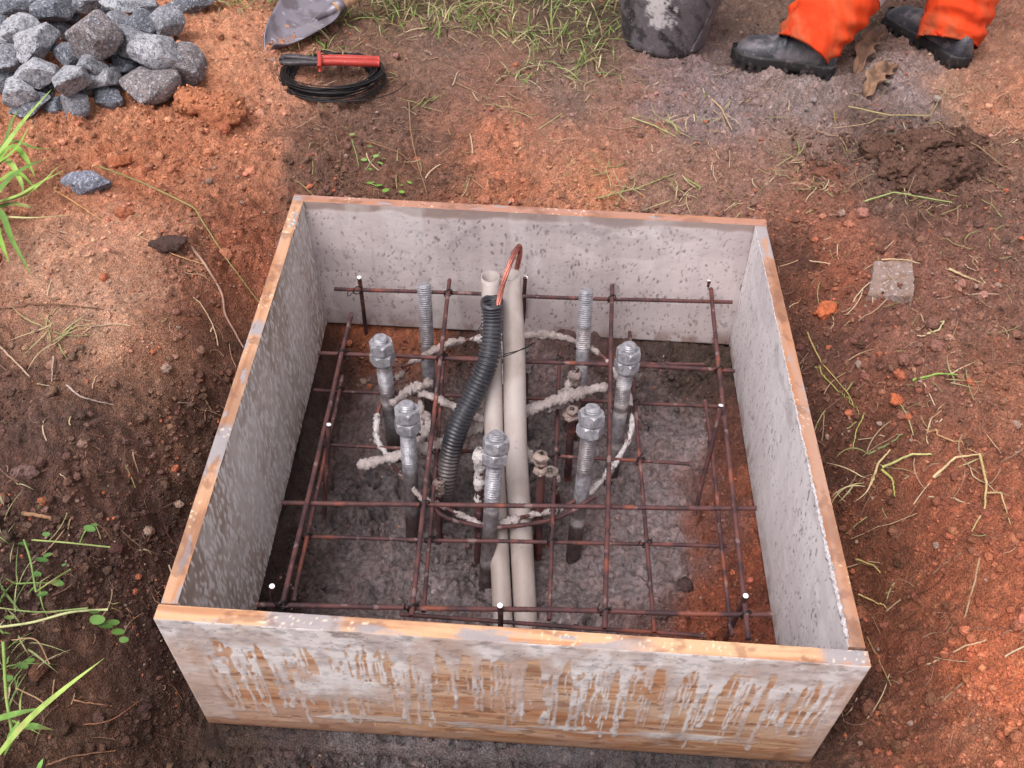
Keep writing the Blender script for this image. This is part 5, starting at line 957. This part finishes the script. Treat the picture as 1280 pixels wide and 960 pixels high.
# ------------------------------------------------------------------ the worker
per = empty('person', (on(1045, 98) + on(1195, 88)) / 2, 'worker in orange trousers and dusty black boots striding left, seen from the shins down', 'person')
def boot(heel, toe, ankle_h, seed):
    heel, toe = V(heel), V(toe); f = toe - heel; f[2] = 0; L = np.linalg.norm(f); f /= L; s_ = np.array([f[1], -f[0], 0]); z0 = min(heel[2], toe[2]) - .004
    # sections along the foot: t, half width, top height, squareness
    secs = [(-.012, .018, .055, .026), (.0, .030, .080, .004), (.06, .038, .092, .0), (.14, .040, .098, .0), (.24, .041, .102, .0), (.34, .042, .100, .0), (.46, .045, .092, .0), (.60, .051, .078, .0), (.74, .054, .072, .0), (.86, .049, .066, .0), (.94, .038, .054, .002), (.99, .022, .036, .008), (1.012, .006, .022, .014)]
    tt = np.array([q[0] for q in secs]); t = np.concatenate([np.linspace(-.012, .06, 8), np.linspace(.075, .9, 44), np.linspace(.91, 1.012, 12)]); ip = lambda k: np.interp(t, tt, [q[k] for q in secs])
    def sm(x): return np.convolve(np.pad(x, 2, mode='edge'), [.1, .2, .4, .2, .1], 'valid')
    hw = sm(ip(1)); hh = sm(ip(2)); z1 = ip(3); n = 28; a = np.linspace(0, 2 * math.pi, n, endpoint=False); v = []; bend = .010 * np.sin(np.clip(t, 0, 1) * math.pi)
    for i in range(len(t)):
        ca, sa = np.cos(a), np.sin(a); x = hw[i] * np.sign(ca) * np.abs(ca) ** .8 * (1 - .20 * np.clip(sa, 0, 1) ** 1.5 * (t[i] < .5) - .1 * np.clip(sa, 0, 1)); zc = np.where(sa > 0, .026 + (hh[i] - .026) * sa ** .85 if False else .026 + (hh[i] - .026) * np.abs(sa) ** .9, .026 - .012 * np.abs(sa))
        crease = (.004 * math.sin(t[i] * 62 + 1) * math.exp(-((t[i] - .52) / .1) ** 2) + .0028 * math.exp(-((t[i] - .72) / .012) ** 2) + .0025 * math.exp(-((t[i] - .33) / .010) ** 2)) * np.clip(sa, 0, 1)
        v.append(heel + f * L * t[i] + s_[None] * (x + bend[i])[:, None] + np.array([0, 0, 1]) * (z0 - heel[2] + zc + crease)[:, None])
    mb = MB(); m = len(t); V_ = np.concatenate(v); fs = [(i * n + j, (i + 1) * n + j, (i + 1) * n + (j + 1) % n, i * n + (j + 1) % n) for i in range(m - 1) for j in range(n)] + [tuple(range(n)), tuple(range((m - 1) * n, m * n))[::-1]]
    dust = fbm(V_[:, 0] * 16, V_[:, 1] * 16 + V_[:, 2] * 20, seed, 4); mb.add(V_, fs, mixc(V(alb((44, 44, 52))), V(alb((112, 106, 110))), ss(.45, .66, dust) * .6)); b = put(mb.build('boot', M['boot']), per)
    # sole with a welt and cleats
    v = []; n = 44; hv2 = []; u = np.linspace(0, 2 * math.pi, n, endpoint=False)
    def outline(k, z):
        o_ = []
        tb_ = np.concatenate([np.linspace(-.03, 1.03, 22), np.linspace(1.03, -.03, 22)]); sg = np.array([1] * 22 + [-1] * 22)
        w_ = np.interp(tb_, [-.03, 0, .05, .14, .35, .5, .72, .9, .98, 1.03], [.014, .030, .040, .044, .040, .046, .056, .047, .028, .008])
        return heel + f[None] * (L * tb_)[:, None] + s_[None] * (sg * (w_ + k) + .010 * np.sin(np.clip(tb_, 0, 1) * math.pi))[:, None] + np.array([0, 0, 1]) * ((z0 - heel[2]) + z + (tb_ > .9) * (tb_ - .9) * .02)[:, None]
    for k, z in ((-.02, .036), (.003, .034), (.0055, .030), (.004, .022), (.005, .016), (.003, .008), (.0, .0), (-.01, -.004)): v.append(outline(k, z))
    mb = MB(); fs = [(i * n + j, (i + 1) * n + j, (i + 1) * n + (j + 1) % n, i * n + (j + 1) % n)[::-1] for i in range(len(v) - 1) for j in range(n)] + [tuple(range(n)), tuple(range((len(v) - 1) * n, len(v) * n))[::-1]]
    mb.add(np.concatenate(v), fs); so = mb.build('sole', M['sole'], smooth=True, col=False); so.parent = b
    mb = MB()
    for q in range(12):
        for sg in (1, -1):
            tq = .03 + .94 * q / 11
            if .3 < tq < .42: continue
            wq = np.interp(tq, [0, .05, .14, .35, .5, .72, .9, .98], [.030, .040, .044, .040, .046, .056, .047, .028]); c_ = heel + f * L * tq + s_ * (sg * wq + .01 * math.sin(tq * math.pi)); c_[2] = z0 + .004
            P = [c_ + f * x * .007 + s_ * y * .005 + np.array([0, 0, z * .009]) for x in (-1, 1) for y in (-1, 1) for z in (-1, 1)]; mb.add(P, [(0, 1, 3, 2), (4, 6, 7, 5), (0, 4, 5, 1), (2, 3, 7, 6), (0, 2, 6, 4), (1, 5, 7, 3)])
    cl = mb.build('tread', M['sole'], smooth=False, col=False); cl.parent = b; cl['kind'] = 'stuff'
    # laces
    mb = MB()
    for q in range(4):
        tq = .34 + .07 * q; h_ = np.interp(tq, t, hh); c_ = heel + f * L * tq; aa = np.linspace(-1, 1, 12); P = c_ + s_[None] * (aa * .022 + .009)[:, None] + f[None] * (aa * .010 * (1 if q % 2 else -1))[:, None]; P[:, 2] = z0 + h_ + .002 - .006 * aa ** 2; tube(mb, P, .0022, 5)
    la = mb.build('laces', M['sole'], col=False); la.parent = b
    return heel, f, s_, L, z0
zg = on(1040, 96)[2]
h1, t1 = at(1040, 88, zg + .01), at(917, 68, zg + .01); h1[2] = t1[2] = zg + .006
zg2 = on(1200, 88)[2]; h2, t2 = at(1203, 80, zg2 + .01), at(1112, 22, zg2 + .01); h2[2] = t2[2] = zg2 + .006
B1 = boot(h1, t1, 0, 3); B2 = boot(h2, t2, 0, 8)
ORG = V(alb((222, 74, 34))); ORG2 = V(alb((190, 54, 28)))
def leg_loft(P, rx, ry, seed):
    n = 56; m = 120; Pc = curve(P, m); t = np.linspace(0, 1, m); rx = np.interp(t, np.linspace(0, 1, len(rx)), rx); ry = np.interp(t, np.linspace(0, 1, len(ry)), ry)
    s = np.concatenate([[0], np.cumsum(np.linalg.norm(np.diff(Pc, axis=0), axis=1))]); T_, U, W = frames(Pc); a = np.linspace(0, 2 * math.pi, n, endpoint=False)
    A_, S_ = np.meshgrid(a, s); 
    bunch = ss(.30, .02, S_)                                       # cloth bunches up at the ankle
    w1 = np.sin((S_ + .022 * np.sin(A_ + 1 + seed) + .012 * np.sin(3 * A_ + seed)) * 2 * math.pi / .052); w2 = fbm(np.cos(A_) * 1.6 + seed + S_ * 5, np.sin(A_) * 1.6 + S_ * 12, seed, 4) - .5
    w3 = fbm(np.cos(A_) * 3 + seed + S_ * 9, np.sin(A_) * 3 + S_ * 26, seed + 7, 4) - .5
    rr = 1 + .075 * bunch * w1 * np.clip(.5 + 3.2 * w2, 0, 1.4) + .28 * w2 + .10 * w3 - .07 * bunch * ss(.12, .0, np.abs(w3)) 
    v = Pc[:, None] + U[:, None] * (np.cos(A_) * rx[:, None] * rr)[..., None] + W[:, None] * (np.sin(A_) * ry[:, None] * rr)[..., None]
    f = [(i * n + j, (i + 1) * n + j, (i + 1) * n + (j + 1) % n, i * n + (j + 1) % n)[::-1] for i in range(m - 1) for j in range(n)]
    # turned-in hem
    inner = Pc[0] + (v[0] - Pc[0]) * .93 + T_[0] * .02
    vv = np.concatenate([v.reshape(-1, 3), inner]); f += [(j, (j + 1) % n, m * n + (j + 1) % n, m * n + j)[::-1] for j in range(n)]
    c = mixc(ORG, ORG2, ss(.4, .7, fbm(np.cos(A_) + S_ * 8, np.sin(A_) + S_ * 8, seed + 2, 4)).ravel() * .5); c = mixc(c, V(alb((170, 96, 66))), (ss(.56, .72, fbm(np.cos(A_) * 2 + S_ * 20, np.sin(A_) * 2 + S_ * 20, 9, 4)) * .35 + ss(.09, .0, S_) * ss(.4, .6, fbm(np.cos(A_) * 4, np.sin(A_) * 4 + S_ * 20, 12, 4)) * .6).ravel()); c = np.concatenate([c, c[:n] * .9])
    return vv, f, c, Pc, T_, U, W, rx, ry, s
a1 = h1 + B1[1] * .098 + [0, 0, .048]; a2 = h2 + B2[1] * .080 + [0, 0, .034]
hip = np.array([1.24, 2.48, .80]); k1 = np.array([1.03, 2.20, .42]); k2 = np.array([1.30, 2.34, .42]); hp1 = hip + [-.08, -.07, 0]; hp2 = hip + [.07, .07, 0]
mb = MB()
for (ak, kn, hp, sd) in ((a1, k1, hp1, 3), (a2, k2, hp2, 11)):
    Pm = [ak, ak * .72 + kn * .28, ak * .4 + kn * .6, kn, kn * .5 + hp * .5, hp]; q = leg_loft(Pm, [.090, .100, .108, .108, .106, .108, .114, .118], [.080, .090, .096, .096, .097, .10, .108, .115], sd); mb.add(q[0], q[1], q[2])
    if sd == 3: L1 = q
put(mb.build('trousers', M['fabric']), per)
# silver band on the nearer trouser leg, above the calf
def band(q, s0, s1):
    _, _, _, Pc, T_, U, W, rx, ry, s = q; i = np.nonzero((s > s0) & (s < s1))[0]; n = 56; v = q[0][:120 * n].reshape(120, n, 3)[i]; v = Pc[i][:, None] + (v - Pc[i][:, None]) * 1.02
    m = len(i); f = [(a * n + j, (a + 1) * n + j, (a + 1) * n + (j + 1) % n, a * n + (j + 1) % n)[::-1] for a in range(m - 1) for j in range(n)]; bb = MB(); bb.add(v.reshape(-1, 3), f); return put(bb.build('reflective_band', M['reflect'], col=False), per)
band(L1, .205, .262)
# continuous body: torso, arms, neck and head grown with a skin modifier; coverall over it
def skin_obj(name, verts, edges, radii, m, root=0):
    me = bpy.data.meshes.new(name); me.from_pydata([tuple(v) for v in verts], edges, []); o = bpy.data.objects.new(name, me); COL.objects.link(o); o.modifiers.new('skin', 'SKIN')
    if not me.skin_vertices: me.skin_vertices.new()
    for i, r0 in enumerate(radii): me.skin_vertices[0].data[i].radius = (r0, r0 * .85)
    me.skin_vertices[0].data[root].use_root = True; sb = o.modifiers.new('sub', 'SUBSURF'); sb.levels = 2; sb.render_levels = 2; me.materials.append(m)
    for p_ in me.polygons: p_.use_smooth = True
    return put(o, per)
Hh = hip; ch = Hh + [-.10, -.05, .42]; nk = ch + [-.03, -.02, .14]; hd_ = nk + [-.03, -.01, .16]; sL = ch + [-.02, -.19, .04]; sR = ch + [.0, .19, .04]; eL = sL + [-.08, -.05, -.28]; eR = sR + [.06, .04, -.28]; wL = eL + [-.20, .02, -.14]; wR = eR + [-.12, .02, -.20]
skin_obj('body', [Hh, ch, nk, hd_, sL, eL, wL, sR, eR, wR, hp1, k1, a1, hp2, k2, a2], [(0, 1), (1, 2), (2, 3), (1, 4), (4, 5), (5, 6), (1, 7), (7, 8), (8, 9), (0, 10), (10, 11), (11, 12), (0, 13), (13, 14), (14, 15)], [.12, .14, .055, .09, .055, .042, .03, .055, .042, .03, .08, .055, .038, .08, .055, .038], M['skin'])
skin_obj('jacket', [Hh + [0, 0, .0], Hh + [-.05, -.02, .2], ch, sL, eL, wL, sR, eR, wR], [(0, 1), (1, 2), (2, 3), (3, 4), (4, 5), (2, 6), (6, 7), (7, 8)], [.165, .165, .175, .08, .066, .055, .08, .066, .055], mat('orange_jacket', col=tuple(ORG), rough=.85))
for w_, d_ in ((wL, V((-.5, .05, -.5))), (wR, V((-.35, .05, -.6)))):
    d_ = d_ / np.linalg.norm(d_); sdv = np.cross(d_, [0, 0, 1]); sdv /= np.linalg.norm(sdv); vs = [w_, w_ + d_ * .05, w_ + d_ * .09]; ed = [(0, 1), (1, 2)]; rd = [.026, .034, .03]
    for k, (off, ln) in enumerate(((-.028, .065), (-.010, .078), (.010, .074), (.028, .058))):
        b0 = len(vs); vs += [w_ + d_ * .092 + sdv * off, w_ + d_ * (.092 + ln * .5) + sdv * off * 1.1 + [0, 0, -.006], w_ + d_ * (.092 + ln) + sdv * off * 1.1 + [.004, 0, -.022]]; ed += [(2, b0), (b0, b0 + 1), (b0 + 1, b0 + 2)]; rd += [.010, .009, .008]
    b0 = len(vs); vs += [w_ + d_ * .045 + sdv * -.034, w_ + d_ * .075 + sdv * -.055, w_ + d_ * .10 + sdv * -.058]; ed += [(1, b0), (b0, b0 + 1), (b0 + 1, b0 + 2)]; rd += [.012, .010, .009]
    skin_obj('hand', vs, ed, rd, M['skin'])
v, f = ICO[4]; mb = MB(); hv_ = v * [.082, .072, .112]; hv_[:, 0] -= .018 * np.exp(-((v[:, 1] / .18) ** 2 + ((v[:, 2] + .1) / .22) ** 2)) * (v[:, 0] < 0); hv_ += hd_ + [-.01, 0, .03]; mb.add(hv_, [tuple(q) for q in f]); put(mb.build('head', M['skin'], col=False), per)
mb = MB(); k = (v[:, 2] > .15) | (v[:, 0] > .25); hh_ = v * [.09, .08, .12] * np.where(k, 1, .85)[:, None] + hd_ + [-.006, 0, .034]; mb.add(hh_, [tuple(q) for q in f]); put(mb.build('hair', M['hair'], col=False), per)
